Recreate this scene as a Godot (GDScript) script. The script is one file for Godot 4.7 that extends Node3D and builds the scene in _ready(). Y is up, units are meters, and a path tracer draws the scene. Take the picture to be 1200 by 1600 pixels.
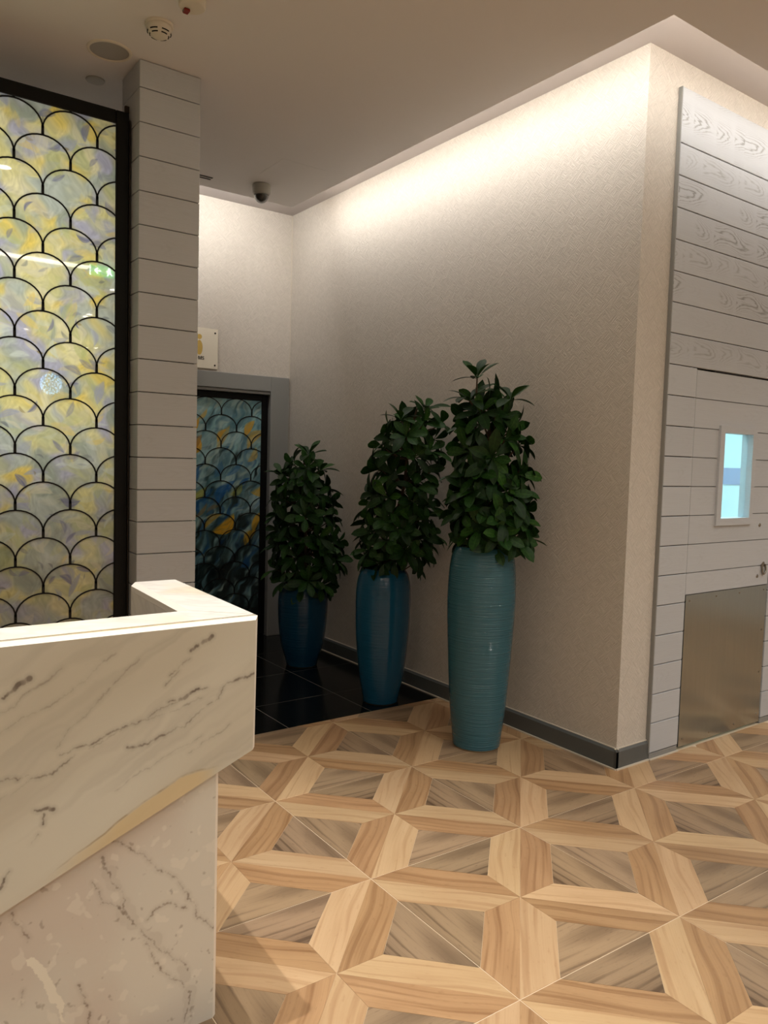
extends Node3D
# Hotel lobby corner: marble reception counter, leaded glass screen, planked pillar,
# papered walls with cove light, three planted ceramic vases, service door.

const SEED := 7
const CEIL := 3.45
const COVE := 3.60
const WX := 3.285          # long papered wall
const WZ := -2.45          # papered wall with the service door
const BZ := -5.99          # back wall with the washroom door
const TILE_S := 0.54526
const TILE_O := Vector2(1.2357, -1.8864)
const TILE_R := 0.7986
var rng := RandomNumberGenerator.new()
var mats := {}
var used := {}

# ------------------------------------------------------------------ mesh builder
class MB:
	var v := PackedVector3Array()
	var n := PackedVector3Array()
	var t := PackedVector2Array()
	var c := PackedColorArray()
	var idx := PackedInt32Array()
	var col := Color.WHITE
	var uo := Vector2.ZERO
	var swap := false
	func muv(p: Vector3, nn: Vector3) -> Vector2:
		var a := nn.abs()
		var r: Vector2
		if a.y >= a.x and a.y >= a.z: r = Vector2(p.x, p.z)
		elif a.x >= a.z: r = Vector2(p.z, -p.y)
		else: r = Vector2(p.x, -p.y)
		if swap: r = Vector2(r.y, r.x)
		return r + uo
	func vert(p: Vector3, nn: Vector3, uv: Vector2) -> int:
		v.append(p); n.append(nn); t.append(uv); c.append(col)
		return v.size() - 1
	func tri_i(a: int, b: int, d: int) -> void:
		var g := (v[b] - v[a]).cross(v[d] - v[a])
		if g.dot(n[a] + n[b] + n[d]) > 0.0:
			idx.append_array([a, d, b])
		else:
			idx.append_array([a, b, d])
	func face(pts: Array, nn: Vector3, uvs: Array = []) -> void:
		var f := v.size()
		for i in pts.size():
			vert(pts[i], nn, uvs[i] if uvs.size() else muv(pts[i], nn))
		for i in range(1, pts.size() - 1):
			tri_i(f, f + i, f + i + 1)
	func auto(pts: Array, out_from: Vector3) -> void:
		var g: Vector3 = (pts[1] - pts[0]).cross(pts[2] - pts[0]).normalized()
		if g.dot((pts[0] + pts[1] + pts[2]) / 3.0 - out_from) < 0.0: g = -g
		face(pts, g)
	func box(lo: Vector3, hi: Vector3, ch := 0.0) -> void:
		var m := (lo + hi) * 0.5
		var h := (hi - lo) * 0.5
		for ax in 3:
			var b := (ax + 1) % 3
			var d := (ax + 2) % 3
			for s in [-1.0, 1.0]:
				var nn := Vector3.ZERO
				nn[ax] = s
				var pts := []
				for q in [[-1, -1], [1, -1], [1, 1], [-1, 1]]:
					var p := m
					p[ax] += s * h[ax]
					p[b] += q[0] * (h[b] - ch)
					p[d] += q[1] * (h[d] - ch)
					pts.append(p)
				face(pts, nn)
			if ch > 0.0:
				for s in [-1.0, 1.0]:
					for r in [-1.0, 1.0]:
						var nn := Vector3.ZERO
						nn[b] = s; nn[d] = r
						nn = nn.normalized()
						var pts := []
						for q in [[-1, 0], [1, 0], [1, 1], [-1, 1]]:
							var p := m
							p[ax] += q[0] * (h[ax] - ch)
							p[b] += s * (h[b] - (ch if q[1] == 1 else 0.0))
							p[d] += r * (h[d] - (0.0 if q[1] == 1 else ch))
							pts.append(p)
						face(pts, nn)
		if ch > 0.0:
			for x in [-1.0, 1.0]:
				for y in [-1.0, 1.0]:
					for z in [-1.0, 1.0]:
						var s := Vector3(x, y, z)
						var o := m + s * h
						face([o - Vector3(0, s.y, s.z) * ch, o - Vector3(s.x, 0, s.z) * ch, o - Vector3(s.x, s.y, 0) * ch], s.normalized())
	# prism: polygon in a plane given by origin o and axes a, b; extruded from depth d0 to d1 along a x b
	func prism(poly: PackedVector2Array, o: Vector3, a: Vector3, b: Vector3, d0: float, d1: float, uvf = null, back := true) -> void:
		var w := a.cross(b).normalized()
		var tris := Geometry2D.triangulate_polygon(poly)
		for s in ([1, 0] if back else [1]):
			var f := v.size()
			var nn := w if s == 1 else -w
			for p in poly:
				var q := o + a * p.x + b * p.y + w * (d1 if s == 1 else d0)
				vert(q, nn, uvf.call(p) if uvf != null else muv(q, nn))
			for k in range(0, tris.size(), 3):
				tri_i(f + tris[k], f + tris[k + 1], f + tris[k + 2])
		var cw := Geometry2D.is_polygon_clockwise(poly)
		for k in poly.size():
			var p := poly[k]
			var q := poly[(k + 1) % poly.size()]
			var e := q - p
			if e.length() < 1e-6: continue
			var on := Vector2(e.y, -e.x).normalized() * (-1.0 if cw else 1.0)
			var nn := a * on.x + b * on.y
			var uvs := []
			if uvf != null: uvs = [uvf.call(p), uvf.call(q), uvf.call(q), uvf.call(p)]
			face([o + a * p.x + b * p.y + w * d0, o + a * q.x + b * q.y + w * d0, o + a * q.x + b * q.y + w * d1, o + a * p.x + b * p.y + w * d1], nn, uvs)
	func lathe(prof: Array, segs: int, o := Vector3.ZERO, vs := 1.0) -> void:
		var f := v.size()
		var m := prof.size()
		for i in m:
			var pa: Vector2 = prof[maxi(i - 1, 0)]
			var pb: Vector2 = prof[mini(i + 1, m - 1)]
			var d := (pb - pa).normalized()
			for k in segs + 1:
				var an := TAU * k / segs
				var nn := Vector3(cos(an) * d.y, -d.x, sin(an) * d.y)
				var p: Vector2 = prof[i]
				vert(o + Vector3(cos(an) * p.x, p.y, sin(an) * p.x), nn, Vector2(float(k) / segs, p.y * vs))
		for i in m - 1:
			for k in segs:
				var a := f + i * (segs + 1) + k
				var b := a + segs + 1
				idx.append_array([a, a + 1, b, a + 1, b + 1, b])
	func tube(pts: Array, rad: Array, sides := 6) -> void:
		var f := v.size()
		var m := pts.size()
		var up := Vector3.UP
		for i in m:
			var d: Vector3 = (pts[mini(i + 1, m - 1)] - pts[maxi(i - 1, 0)]).normalized()
			if absf(d.dot(up)) > 0.95: up = Vector3.RIGHT
			var x := d.cross(up).normalized()
			var y := x.cross(d).normalized()
			up = y
			var r: float = rad[i] if i < rad.size() else rad[rad.size() - 1]
			for k in sides + 1:
				var an := TAU * k / sides
				var nn := x * cos(an) + y * sin(an)
				vert(pts[i] + nn * r, nn, Vector2(float(k) / sides, i * 0.1))
		for i in m - 1:
			for k in sides:
				var a := f + i * (sides + 1) + k
				var b := a + sides + 1
				tri_i(a, a + 1, b)
				tri_i(a + 1, b + 1, b)
	func commit(m: Material) -> ArrayMesh:
		var arr := []
		arr.resize(Mesh.ARRAY_MAX)
		arr[Mesh.ARRAY_VERTEX] = v
		arr[Mesh.ARRAY_NORMAL] = n
		arr[Mesh.ARRAY_TEX_UV] = t
		arr[Mesh.ARRAY_COLOR] = c
		arr[Mesh.ARRAY_INDEX] = idx
		var am := ArrayMesh.new()
		am.add_surface_from_arrays(Mesh.PRIMITIVE_TRIANGLES, arr)
		am.surface_set_material(0, m)
		return am

# ------------------------------------------------------------------ node helpers
func numbered(called: String) -> String:
	if not used.has(called):
		used[called] = 0
		return called
	used[called] += 1
	return "%s_%03d" % [called, used[called]]

func part(called: String, mb: MB, m: Material, parent: Node) -> MeshInstance3D:
	var o := MeshInstance3D.new()
	o.name = called
	o.mesh = mb.commit(m)
	parent.add_child(o, true)
	return o

func thing(called: String, label: String, category: String, at := Vector3.ZERO, group := "") -> Node3D:
	var o := Node3D.new()
	o.name = numbered(called)
	add_child(o)
	o.position = at
	tag(o, label, category, group)
	return o

func tag(o: Node, label: String, category: String, group := "") -> void:
	o.set_meta("label", label)
	o.set_meta("category", category)
	if group: o.set_meta("group", group)

func struct(called: String, label := "", category := "") -> Node3D:
	var o := Node3D.new()
	o.name = called
	o.set_meta("kind", "structure")
	if label:
		o.set_meta("label", label)
		o.set_meta("category", category)
	add_child(o)
	return o

func shell(called: String, mb: MB, m: Material, label := "", category := "") -> MeshInstance3D:
	var o := MeshInstance3D.new()
	o.name = called
	o.mesh = mb.commit(m)
	o.set_meta("kind", "structure")
	if label:
		o.set_meta("label", label)
		o.set_meta("category", category)
	add_child(o)
	return o

# ------------------------------------------------------------------ textures
func noise(s: int, freq: float, oct := 3, kind := FastNoiseLite.TYPE_SIMPLEX_SMOOTH) -> FastNoiseLite:
	var f := FastNoiseLite.new()
	f.seed = s
	f.noise_type = kind
	f.frequency = freq
	f.fractal_octaves = oct
	f.fractal_type = FastNoiseLite.FRACTAL_FBM if oct > 1 else FastNoiseLite.FRACTAL_NONE
	return f

func texture(w: int, h: int, f: Callable) -> ImageTexture:
	var data := PackedByteArray()
	data.resize(w * h * 3)
	var k := 0
	for y in h:
		for x in w:
			var c: Color = f.call(x, y)
			data[k] = clampi(int(c.r * 255.0), 0, 255)
			data[k + 1] = clampi(int(c.g * 255.0), 0, 255)
			data[k + 2] = clampi(int(c.b * 255.0), 0, 255)
			k += 3
	var im := Image.create_from_data(w, h, false, Image.FORMAT_RGB8, data)
	im.generate_mipmaps()
	return ImageTexture.create_from_image(im)

func rgb8(r: float, g: float, b: float) -> Color:
	return Color(r / 255.0, g / 255.0, b / 255.0)

func mat(key: String, col: Color, rough := 0.6, metal := 0.0, spec := 0.5) -> StandardMaterial3D:
	var m := StandardMaterial3D.new()
	m.resource_name = key
	m.albedo_color = col
	m.roughness = rough
	m.metallic = metal
	m.metallic_specular = spec
	m.cull_mode = BaseMaterial3D.CULL_BACK
	mats[key] = m
	return m

func glow(key: String, col: Color, e: float) -> StandardMaterial3D:
	var m := mat(key, col, 0.5)
	m.emission_enabled = true
	m.emission = col
	m.emission_energy_multiplier = e
	return m

func wood_tex(s: int, base: Color, dark: Color, streak: float, patch: float) -> ImageTexture:
	var a := noise(s, 0.012, 3)
	var b := noise(s + 1, 0.03, 4)
	var c := noise(s + 2, 0.006, 2)
	return texture(512, 256, func(x, y):
		var wob := c.get_noise_2d(x * 0.5, y * 0.7) * 9.0
		var g := a.get_noise_2d(x * 0.10, (y + wob) * 4.5)
		var f := b.get_noise_2d(x * 0.16, (y + wob) * 8.0)
		var fleck := clampf((b.get_noise_2d(x * 0.9 + 70.0, y * 4.0) - 0.38) * 3.0, 0.0, 1.0)
		var k := clampf((g - 0.1) * 2.6, 0.0, 1.0) * streak + clampf(f * 0.6 + 0.1, 0.0, 1.0) * streak * 0.6 + fleck * streak * 0.6
		k += clampf(c.get_noise_2d(x * 0.5 + 300.0, y * 2.2) * 0.9, -0.4, 1.0) * patch
		return base.lerp(dark, clampf(k, -0.2, 1.0)))

func make_materials() -> void:
	# floor planks: pale oak, honey oak, grey-brown weathered oak
	var m := mat("pale_oak", Color.WHITE, 0.36)
	m.albedo_texture = wood_tex(11, rgb8(205, 172, 132), rgb8(172, 132, 94), 0.45, 0.3)
	m.vertex_color_use_as_albedo = true
	m = mat("honey_oak", Color.WHITE, 0.36)
	m.albedo_texture = wood_tex(23, rgb8(184, 146, 106), rgb8(142, 104, 70), 0.55, 0.35)
	m.vertex_color_use_as_albedo = true
	m = mat("weathered_oak", Color.WHITE, 0.38)
	m.albedo_texture = wood_tex(37, rgb8(156, 130, 102), rgb8(100, 79, 60), 0.6, 0.6)
	m.vertex_color_use_as_albedo = true
	mat("grout", rgb8(226, 208, 180), 0.8)
	# polished black granite
	var gn := noise(5, 0.35, 2)
	m = mat("black_granite", Color.WHITE, 0.16, 0.0, 0.35)
	m.albedo_texture = texture(256, 256, func(x, y):
		var k := gn.get_noise_2d(x, y)
		var s := 12.0 + (26.0 if k > 0.42 else 0.0) + k * 4.0
		return rgb8(s, s, s * 0.97))
	m.uv1_scale = Vector3(3, 3, 1)
	mat("granite_joint", rgb8(120, 116, 108), 0.7)
	# woven wallpaper: patches of diagonal strokes in two directions
	var wa := noise(41, 0.035, 2)
	var wb := noise(42, 0.16, 2)
	var wc := noise(43, 0.3, 2)
	var weave := func(x, y):
		var sel := wa.get_noise_2d(x, y)
		var u: float = (x + y) * 0.7071
		var w: float = (x - y) * 0.7071
		var p := wb.get_noise_2d(u * 0.12, w * 2.4) if sel > 0.0 else wb.get_noise_2d(u * 2.4 + 500.0, w * 0.12)
		return 0.5 + p * 0.55 + wc.get_noise_2d(x, y) * 0.22
	var hm := texture(512, 512, func(x, y):
		var k: float = weave.call(x, y)
		return Color(k, k, k))
	var am := texture(512, 512, func(x, y):
		var k: float = weave.call(x, y)
		return rgb8(184, 177, 166).lerp(rgb8(214, 206, 196), clampf(k, 0.0, 1.0)))
	m = mat("wallpaper", Color.WHITE, 0.75)
	m.albedo_texture = am
	m.heightmap_enabled = true
	m.heightmap_texture = hm
	m.heightmap_scale = 0.2
	m.uv1_scale = Vector3(1.0, 1.0, 1)
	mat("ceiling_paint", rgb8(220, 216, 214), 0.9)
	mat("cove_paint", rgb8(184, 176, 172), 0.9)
	mat("room_paint", rgb8(205, 198, 186), 0.9)
	mat("dark_grey_paint", rgb8(88, 91, 90), 0.45)
	mat("sealant", rgb8(205, 196, 180), 0.6)
	mat("frame_grey", rgb8(138, 138, 135), 0.45)
	# painted oak planks: strong cathedral grain, faint grain, calm
	for k in 3:
		var na := noise(60 + k, 0.008, 2)
		var nb := noise(70 + k, 0.05, 3)
		m = mat("painted_plank_%d" % k, Color.WHITE, 0.5)
		var strength := [0.8, 0.42, 0.06][k] as float
		m.albedo_texture = texture(1024, 256, func(x, y):
			var vv: float = y / 256.0 - 0.5 + na.get_noise_2d(x * 0.5, 20.0) * 0.22
			var u: float = x / 1024.0 * 7.0 + na.get_noise_2d(x * 0.4, 300.0) * 0.8
			var cell := floorf(u)
			var t: float = u - cell
			var show := clampf(na.get_noise_2d(cell * 90.0, 700.0) * 3.0 + 0.75, 0.0, 1.0)
			var a: float = t * 3.2 + vv * vv * 26.0 + absf(vv) * 1.5 + nb.get_noise_2d(x * 0.25, y * 0.8) * 0.35
			var ring: float = pow(0.5 + 0.5 * sin(a * TAU), 4.0)
			var near: float = exp(-vv * vv * 14.0) * smoothstep(0.0, 0.12, t) * (1.0 - smoothstep(0.55, 1.0, t))
			var fine: float = nb.get_noise_2d(x * 0.10, y * 3.0)
			var s: float = clampf(ring * near * show * strength + fine * 0.07 + 0.03, 0.0, 1.0)
			return rgb8(190, 193, 197).lerp(rgb8(126, 124, 121), s))
		m.vertex_color_use_as_albedo = true
		m.uv1_scale = Vector3(0.55, 5.4, 1)
	mat("plank_backing", rgb8(46, 42, 38), 0.8)
	# marble: two millimetres to the pixel, x from -1.6 m; the strongest veins follow the stone in the lobby
	var v1 := noise(81, 0.0042, 4)
	var v2 := noise(82, 0.011, 4)
	var v3 := noise(83, 0.003, 2)
	var dark := [[0.316, 0.995, 0.358, 1.019, 0.379, 1.026], [0.761, 1.046, 0.785, 1.062, 0.82, 1.08], [0.388, 0.715, 0.406, 0.72, 0.427, 0.712], [0.406, 0.703, 0.41, 0.675], [0.314, 0.55, 0.326, 0.577, 0.333, 0.585], [0.709, 0.922, 0.747, 0.927, 0.786, 0.94], [0.327, 0.804, 0.36, 0.802], [0.632, 0.883, 0.657, 0.886]]
	var middle := [[0.441, 0.841, 0.504, 0.849, 0.544, 0.863, 0.643, 0.885, 0.709, 0.914, 0.747, 0.927, 0.81, 0.942], [0.385, 0.791, 0.413, 0.795, 0.458, 0.817, 0.481, 0.833], [0.315, 0.803, 0.351, 0.802, 0.378, 0.806], [0.604, 0.823, 0.658, 0.83, 0.695, 0.838], [0.748, 0.855, 0.795, 0.885, 0.834, 0.909, 0.867, 0.951, 0.947, 0.963], [0.731, 1.001, 0.697, 0.961], [0.378, 0.638, 0.394, 0.661], [0.708, 0.993, 0.762, 1.027]]
	var faint := [[0.1, 0.80, 0.315, 0.913, 0.47, 0.988, 0.571, 1.065], [0.432, 0.857, 0.627, 1.044], [0.2, 0.90, 0.316, 0.959, 0.451, 1.039], [0.504, 0.842, 0.621, 0.878, 0.794, 0.916], [0.695, 0.838, 0.748, 0.855], [0.1, 0.68, 0.315, 0.76, 0.394, 0.796], [0.757, 0.777, 0.877, 0.832], [0.572, 0.727, 0.796, 0.816], [0.0, 0.62, 0.3, 0.70], [-0.4, 0.6, 0.1, 0.80]]
	var acc := PackedFloat32Array()
	acc.resize(1280 * 560)
	for q in [[dark, 0.85, 2.4], [middle, 0.6, 1.3], [faint, 0.3, 1.1]]:
		for line in q[0]: vein(acc, 1280, 560, line, 1.11, q[1], q[2], v2)
	m = mat("veined_marble", Color.WHITE, 0.16)
	m.albedo_texture = texture(1280, 560, func(x, y):
		var px: float = x * 0.002 - 1.6
		var py: float = 1.11 - y * 0.002
		var u: float = px * 0.86 + py * 0.51
		var w: float = -px * 0.51 + py * 0.86
		var wob := v2.get_noise_2d(x * 0.8, y * 0.8) * 0.035
		var g2: float = 1.0 - absf(v1.get_noise_2d(u * 120.0 + 700.0, (w + wob * 0.7) * 1500.0 + 200.0)) * 5.0
		var here := clampf(v3.get_noise_2d(u * 300.0 + 90.0, w * 500.0) * 2.6 + 0.25, 0.0, 1.0)
		var spot := clampf(v2.get_noise_2d(x * 2.2, y * 2.2) * 2.0 + 0.3, 0.0, 1.0)
		var far := clampf((0.25 - px) * 4.0, 0.0, 1.0)
		var g1: float = clampf(1.0 - absf(v1.get_noise_2d(u * 160.0, (w + wob) * 900.0)) * 9.0, 0.0, 1.0) * far
		var k: float = acc[y * 1280 + x] + g1 * here * spot * 0.5 + clampf(g2, 0.0, 1.0) * 0.10 * (1.0 - here * 0.5)
		var c := rgb8(203, 199, 184).lerp(rgb8(188, 181, 163), clampf(v3.get_noise_2d(u * 250.0, w * 800.0) + 0.35, 0.0, 1.0))
		c = c.lerp(rgb8(92, 82, 74), clampf(k, 0.0, 0.85))
		# ochre seam just above the slanting lower edge
		var e: float = py - (0.753 - 0.414 * (0.954 - px))
		var run := clampf((px - 0.39) / 0.30, 0.0, 1.0) * clampf((0.86 - px) / 0.12, 0.0, 1.0)
		var wide: float = 0.056 * sqrt(run) + wob * 0.35
		var och := clampf((wide - e) / 0.006, 0.0, 1.0) * clampf(run * 3.0, 0.0, 1.0)
		c = c.lerp(rgb8(205, 184, 142), och * 0.85 * clampf(run * 1.6, 0.0, 1.0))
		var edge := clampf(1.0 - absf(e - wide) / 0.004, 0.0, 1.0) * clampf(run * 2.0, 0.0, 1.0) * (0.3 + spot)
		return c.lerp(rgb8(142, 118, 84), clampf(edge * 0.5, 0.0, 1.0)))
	var w1 := noise(91, 0.0055, 4)
	var w2 := noise(92, 0.02, 3)
	var w3 := noise(93, 0.0035, 2)
	var run2 := [[0.582, 0.579, 0.618, 0.552, 0.663, 0.505, 0.702, 0.463, 0.733, 0.442, 0.765, 0.396, 0.79, 0.34, 0.823, 0.277, 0.861, 0.253], [0.55, 0.544, 0.561, 0.497, 0.597, 0.441, 0.605, 0.393, 0.642, 0.327, 0.672, 0.285, 0.703, 0.25, 0.751, 0.201, 0.78, 0.167], [0.526, 0.485, 0.547, 0.434, 0.583, 0.411, 0.601, 0.379], [0.664, 0.342, 0.687, 0.366, 0.726, 0.369, 0.774, 0.338], [0.657, 0.29, 0.688, 0.217, 0.728, 0.162, 0.768, 0.13, 0.785, 0.091, 0.769, 0.024], [0.486, 0.236, 0.506, 0.202, 0.52, 0.136, 0.53, 0.02], [0.343, 0.471, 0.377, 0.382], [0.367, 0.271, 0.361, 0.224], [0.2, 0.30, 0.1, 0.12], [0.0, 0.25, -0.2, 0.05]]
	var acc2 := PackedFloat32Array()
	acc2.resize(1280 * 400)
	for line in run2: vein(acc2, 1280, 400, line, 0.8, 0.62, 1.3, w2)
	vein(acc2, 1280, 400, [0.56, 0.5, 0.60, 0.43, 0.61, 0.38, 0.65, 0.32, 0.72, 0.24, 0.78, 0.13, 0.78, 0.02], 0.8, 0.10, 9.0, w2)
	var chip := PackedVector2Array([Vector2(0.374, 0.344), Vector2(0.386, 0.347), Vector2(0.402, 0.331), Vector2(0.432, 0.268), Vector2(0.455, 0.20), Vector2(0.46, 0.146), Vector2(0.425, 0.234), Vector2(0.39, 0.31)])
	m = mat("rose_marble", Color.WHITE, 0.2)
	m.albedo_texture = texture(1280, 400, func(x, y):
		var p := Vector2(x * 0.002 - 1.6, 0.8 - y * 0.002)
		var c := rgb8(204, 199, 187).lerp(rgb8(197, 187, 175), clampf(w3.get_noise_2d(x * 1.2 + 200.0, y * 1.2 + 400.0) * 1.6 + 0.35 + clampf((0.62 - p.x) * 3.0, -0.6, 0.4), 0.0, 1.0))
		var fl := clampf((w2.get_noise_2d(x * 1.3 + 50.0, y * 1.3) - 0.36) * 12.0, 0.0, 1.0)
		c = c.lerp(rgb8(220, 214, 200), fl * 0.45)
		if p.x > 0.36 and p.x < 0.47 and Geometry2D.is_point_in_polygon(p + Vector2(1, 1) * w2.get_noise_2d(x * 2.0, y * 2.0) * 0.008, chip): c = rgb8(220, 214, 198)
		var sm := clampf((w2.get_noise_2d(x * 2.0 + 350.0, y * 2.0) - 0.52) * 8.0, 0.0, 1.0)
		return c.lerp(rgb8(112, 98, 86), clampf(acc2[y * 1280 + x] + sm * 0.3, 0.0, 0.7)))
	m = mat("white_marble", Color.WHITE, 0.14)
	m.albedo_texture = texture(512, 512, func(x, y):
		var g: float = 1.0 - absf(v1.get_noise_2d(x * 1.0 + y * 0.8, (y - x) * 2.5)) * 5.0
		var ye := clampf(v3.get_noise_2d(x * 2.0 + 40.0, y * 2.0) * 2.0, 0.0, 1.0)
		var c := rgb8(226, 220, 210).lerp(rgb8(222, 206, 172), ye * 0.55)
		return c.lerp(rgb8(186, 178, 172), clampf(g, 0.0, 1.0) * 0.25))
	mat("polished_edge", rgb8(232, 224, 212), 0.2)
	# stained art glass
	m = mat("sunny_art_glass", Color.WHITE, 0.03, 0.0, 0.9)
	m.albedo_texture = art_tex(512, 1024, 101, [[rgb8(214, 206, 146), 0.3, 0.7, 1.1], [rgb8(222, 214, 176), 0.2, 0.6, 1.0], [rgb8(176, 184, 182), 0.7, 0.7, 1.7], [rgb8(184, 186, 142), 0.7, 0.7, 0.9], [rgb8(172, 172, 200), 0.65, 0.8, 1.2], [rgb8(226, 200, 104), 0.25, 0.4, 0.6], [rgb8(150, 160, 152), 0.9, 0.6, 0.9]],
		[[rgb8(214, 208, 184), 148, 0.0, 1.0, 31.200000000000003, 0.7], [rgb8(160, 164, 188), 121, 0.0, 1.0, 28.6, 0.8], [rgb8(226, 200, 118), 81, 0.0, 0.7, 28.6, 0.6], [rgb8(186, 190, 132), 81, 0.2, 1.0, 31.200000000000003, 0.6], [rgb8(204, 212, 210), 108, 0.0, 1.0, 28.6, 0.7], [rgb8(112, 114, 150), 101, 0.0, 1.0, 20.8, 0.9], [rgb8(98, 104, 116), 67, 0.0, 1.0, 14.3, 0.8], [rgb8(140, 122, 76), 27, 0.0, 1.0, 10.4, 0.7]], 0.0)
	m.backlight_enabled = true
	m.backlight = Color(1, 1, 1)
	m.clearcoat_enabled = true
	m.clearcoat = 1.0
	m.clearcoat_roughness = 0.01
	m = mat("stormy_art_glass", Color.WHITE, 0.06)
	m.albedo_texture = art_tex(320, 680, 131, [[rgb8(132, 172, 176), 0.15, 0.35, 1.6], [rgb8(146, 170, 164), 0.2, 0.4, 1.1], [rgb8(92, 128, 138), 0.3, 0.4, 1.0], [rgb8(54, 74, 74), 0.7, 0.3, 1.2], [rgb8(30, 40, 40), 0.85, 0.3, 1.8], [rgb8(40, 84, 128), 0.45, 0.2, 0.5]],
		[[rgb8(172, 198, 198), 40, 0.0, 0.5, 60.0, 0.55], [rgb8(74, 112, 122), 30, 0.0, 0.55, 50.0, 0.6], [rgb8(60, 84, 84), 30, 0.4, 1.0, 50.0, 0.5], [rgb8(34, 86, 148), 9, 0.25, 0.5, 44.0, 0.85], [rgb8(214, 154, 40), 13, 0.08, 0.34, 46.0, 1.0], [rgb8(214, 162, 44), 12, 0.38, 0.62, 56.0, 1.0], [rgb8(168, 164, 60), 5, 0.4, 0.6, 40.0, 0.8], [rgb8(150, 104, 50), 6, 0.2, 0.6, 34.0, 0.6], [rgb8(20, 28, 30), 20, 0.55, 1.0, 60.0, 0.6]], 1.0)
	mat("black_metal", rgb8(15, 14, 13), 0.45, 0.0, 0.3)
	mat("lead_came", rgb8(14, 14, 13), 0.45, 0.4)
	mat("dark_bronze", rgb8(44, 36, 28), 0.4, 0.5)
	mat("light_box_white", rgb8(235, 232, 222), 0.9)
	# glazed ceramic
	var hn := noise(111, 0.02, 2)
	var hb := texture(256, 1024, func(x, y):
		var k := 0.5 + hn.get_noise_2d(sin(x * TAU / 256.0) * 22.0, y * 5.0) * 0.6 + hn.get_noise_2d(cos(x * TAU / 256.0) * 30.0 + 90.0, y * 14.0) * 0.35
		return Color(k, k, k))
	for q in [["teal_glaze", rgb8(52, 98, 112), 0.1, 0.25], ["blue_glaze", rgb8(26, 84, 116), 0.09, 0.09], ["deep_blue_glaze", rgb8(20, 68, 98), 0.12, 0.14]]:
		m = mat(q[0], q[1], q[2])
		m.heightmap_enabled = true
		m.heightmap_texture = hb
		m.heightmap_scale = q[3]
	mat("bare_clay", rgb8(150, 132, 104), 0.8)
	mat("soil", rgb8(40, 30, 22), 1.0)
	# leaves
	var ln := noise(121, 0.05, 2)
	var lt := texture(64, 128, func(x, y):
		var d := absf(x - 32.0) / 32.0
		var rib := clampf(1.0 - d * 14.0, 0.0, 1.0)
		var side: float = pow(0.5 + 0.5 * sin((y + d * 34.0) * 0.55), 6.0) * 0.25
		var c := rgb8(30, 66, 24).lerp(rgb8(48, 86, 32), clampf(ln.get_noise_2d(x, y) + 0.4, 0.0, 1.0))
		return c.lerp(rgb8(90, 122, 70), rib * 0.75 + side * 0.5))
	for q in [["leaf_green", rgb8(215, 225, 205)], ["leaf_dark", rgb8(150, 172, 150)], ["leaf_light", rgb8(255, 255, 205)]]:
		m = mat(q[0], q[1], 0.5, 0.0, 0.35)
		m.albedo_texture = lt
		m.cull_mode = BaseMaterial3D.CULL_DISABLED
		m.backlight_enabled = true
		m.backlight = Color(0.3, 0.35, 0.2)
	mat("bark", rgb8(74, 58, 42), 0.9)
	# metals and plastics
	var bn := noise(141, 0.05, 3)
	m = mat("brushed_steel", Color.WHITE, 0.2, 1.0)
	m.albedo_texture = texture(256, 256, func(x, y):
		var k := bn.get_noise_2d(x * 6.0, y * 0.1) * 0.02
		return Color(0.70 + k, 0.73 + k, 0.74 + k))
	mat("steel", rgb8(150, 146, 138), 0.28, 1.0)
	mat("white_plastic", rgb8(214, 206, 190), 0.5)
	mat("grey_plastic", rgb8(150, 146, 136), 0.5)
	mat("dark_slot", rgb8(22, 20, 18), 0.8)
	mat("red_lens", rgb8(120, 22, 14), 0.25)
	mat("sign_white", rgb8(226, 218, 200), 0.4)
	mat("sign_gold", rgb8(196, 164, 84), 0.4)
	mat("sign_black", rgb8(30, 28, 26), 0.6)
	var gl := mat("clear_glass", Color(0.95, 0.98, 1.0, 0.06), 0.02)
	gl.transparency = BaseMaterial3D.TRANSPARENCY_ALPHA
	var dome := mat("smoked_dome", Color(0.25, 0.24, 0.22, 0.45), 0.03)
	dome.transparency = BaseMaterial3D.TRANSPARENCY_ALPHA
	mat("white_wall_tile", rgb8(226, 234, 236), 0.35)
	mat("pale_lilac", rgb8(150, 156, 190), 0.6)
	mat("aluminium", rgb8(150, 168, 176), 0.4, 0.2)
	glow("warm_led", Color(1.0, 0.95, 0.86), 13.0)
	glow("screen_panel", Color(1.0, 1.0, 0.96), 0.6)
	glow("warm_lamp", Color(1.0, 0.96, 0.9), 45.0)
	glow("cool_lamp", Color(0.75, 0.93, 1.0), 2.0)
	glow("exit_green", Color(0.12, 0.62, 0.28), 12.0)
	glow("exit_white", Color(0.9, 1.0, 0.92), 30.0)
	glow("crystal_glow", Color(0.6, 0.82, 1.0), 18.0)

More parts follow.
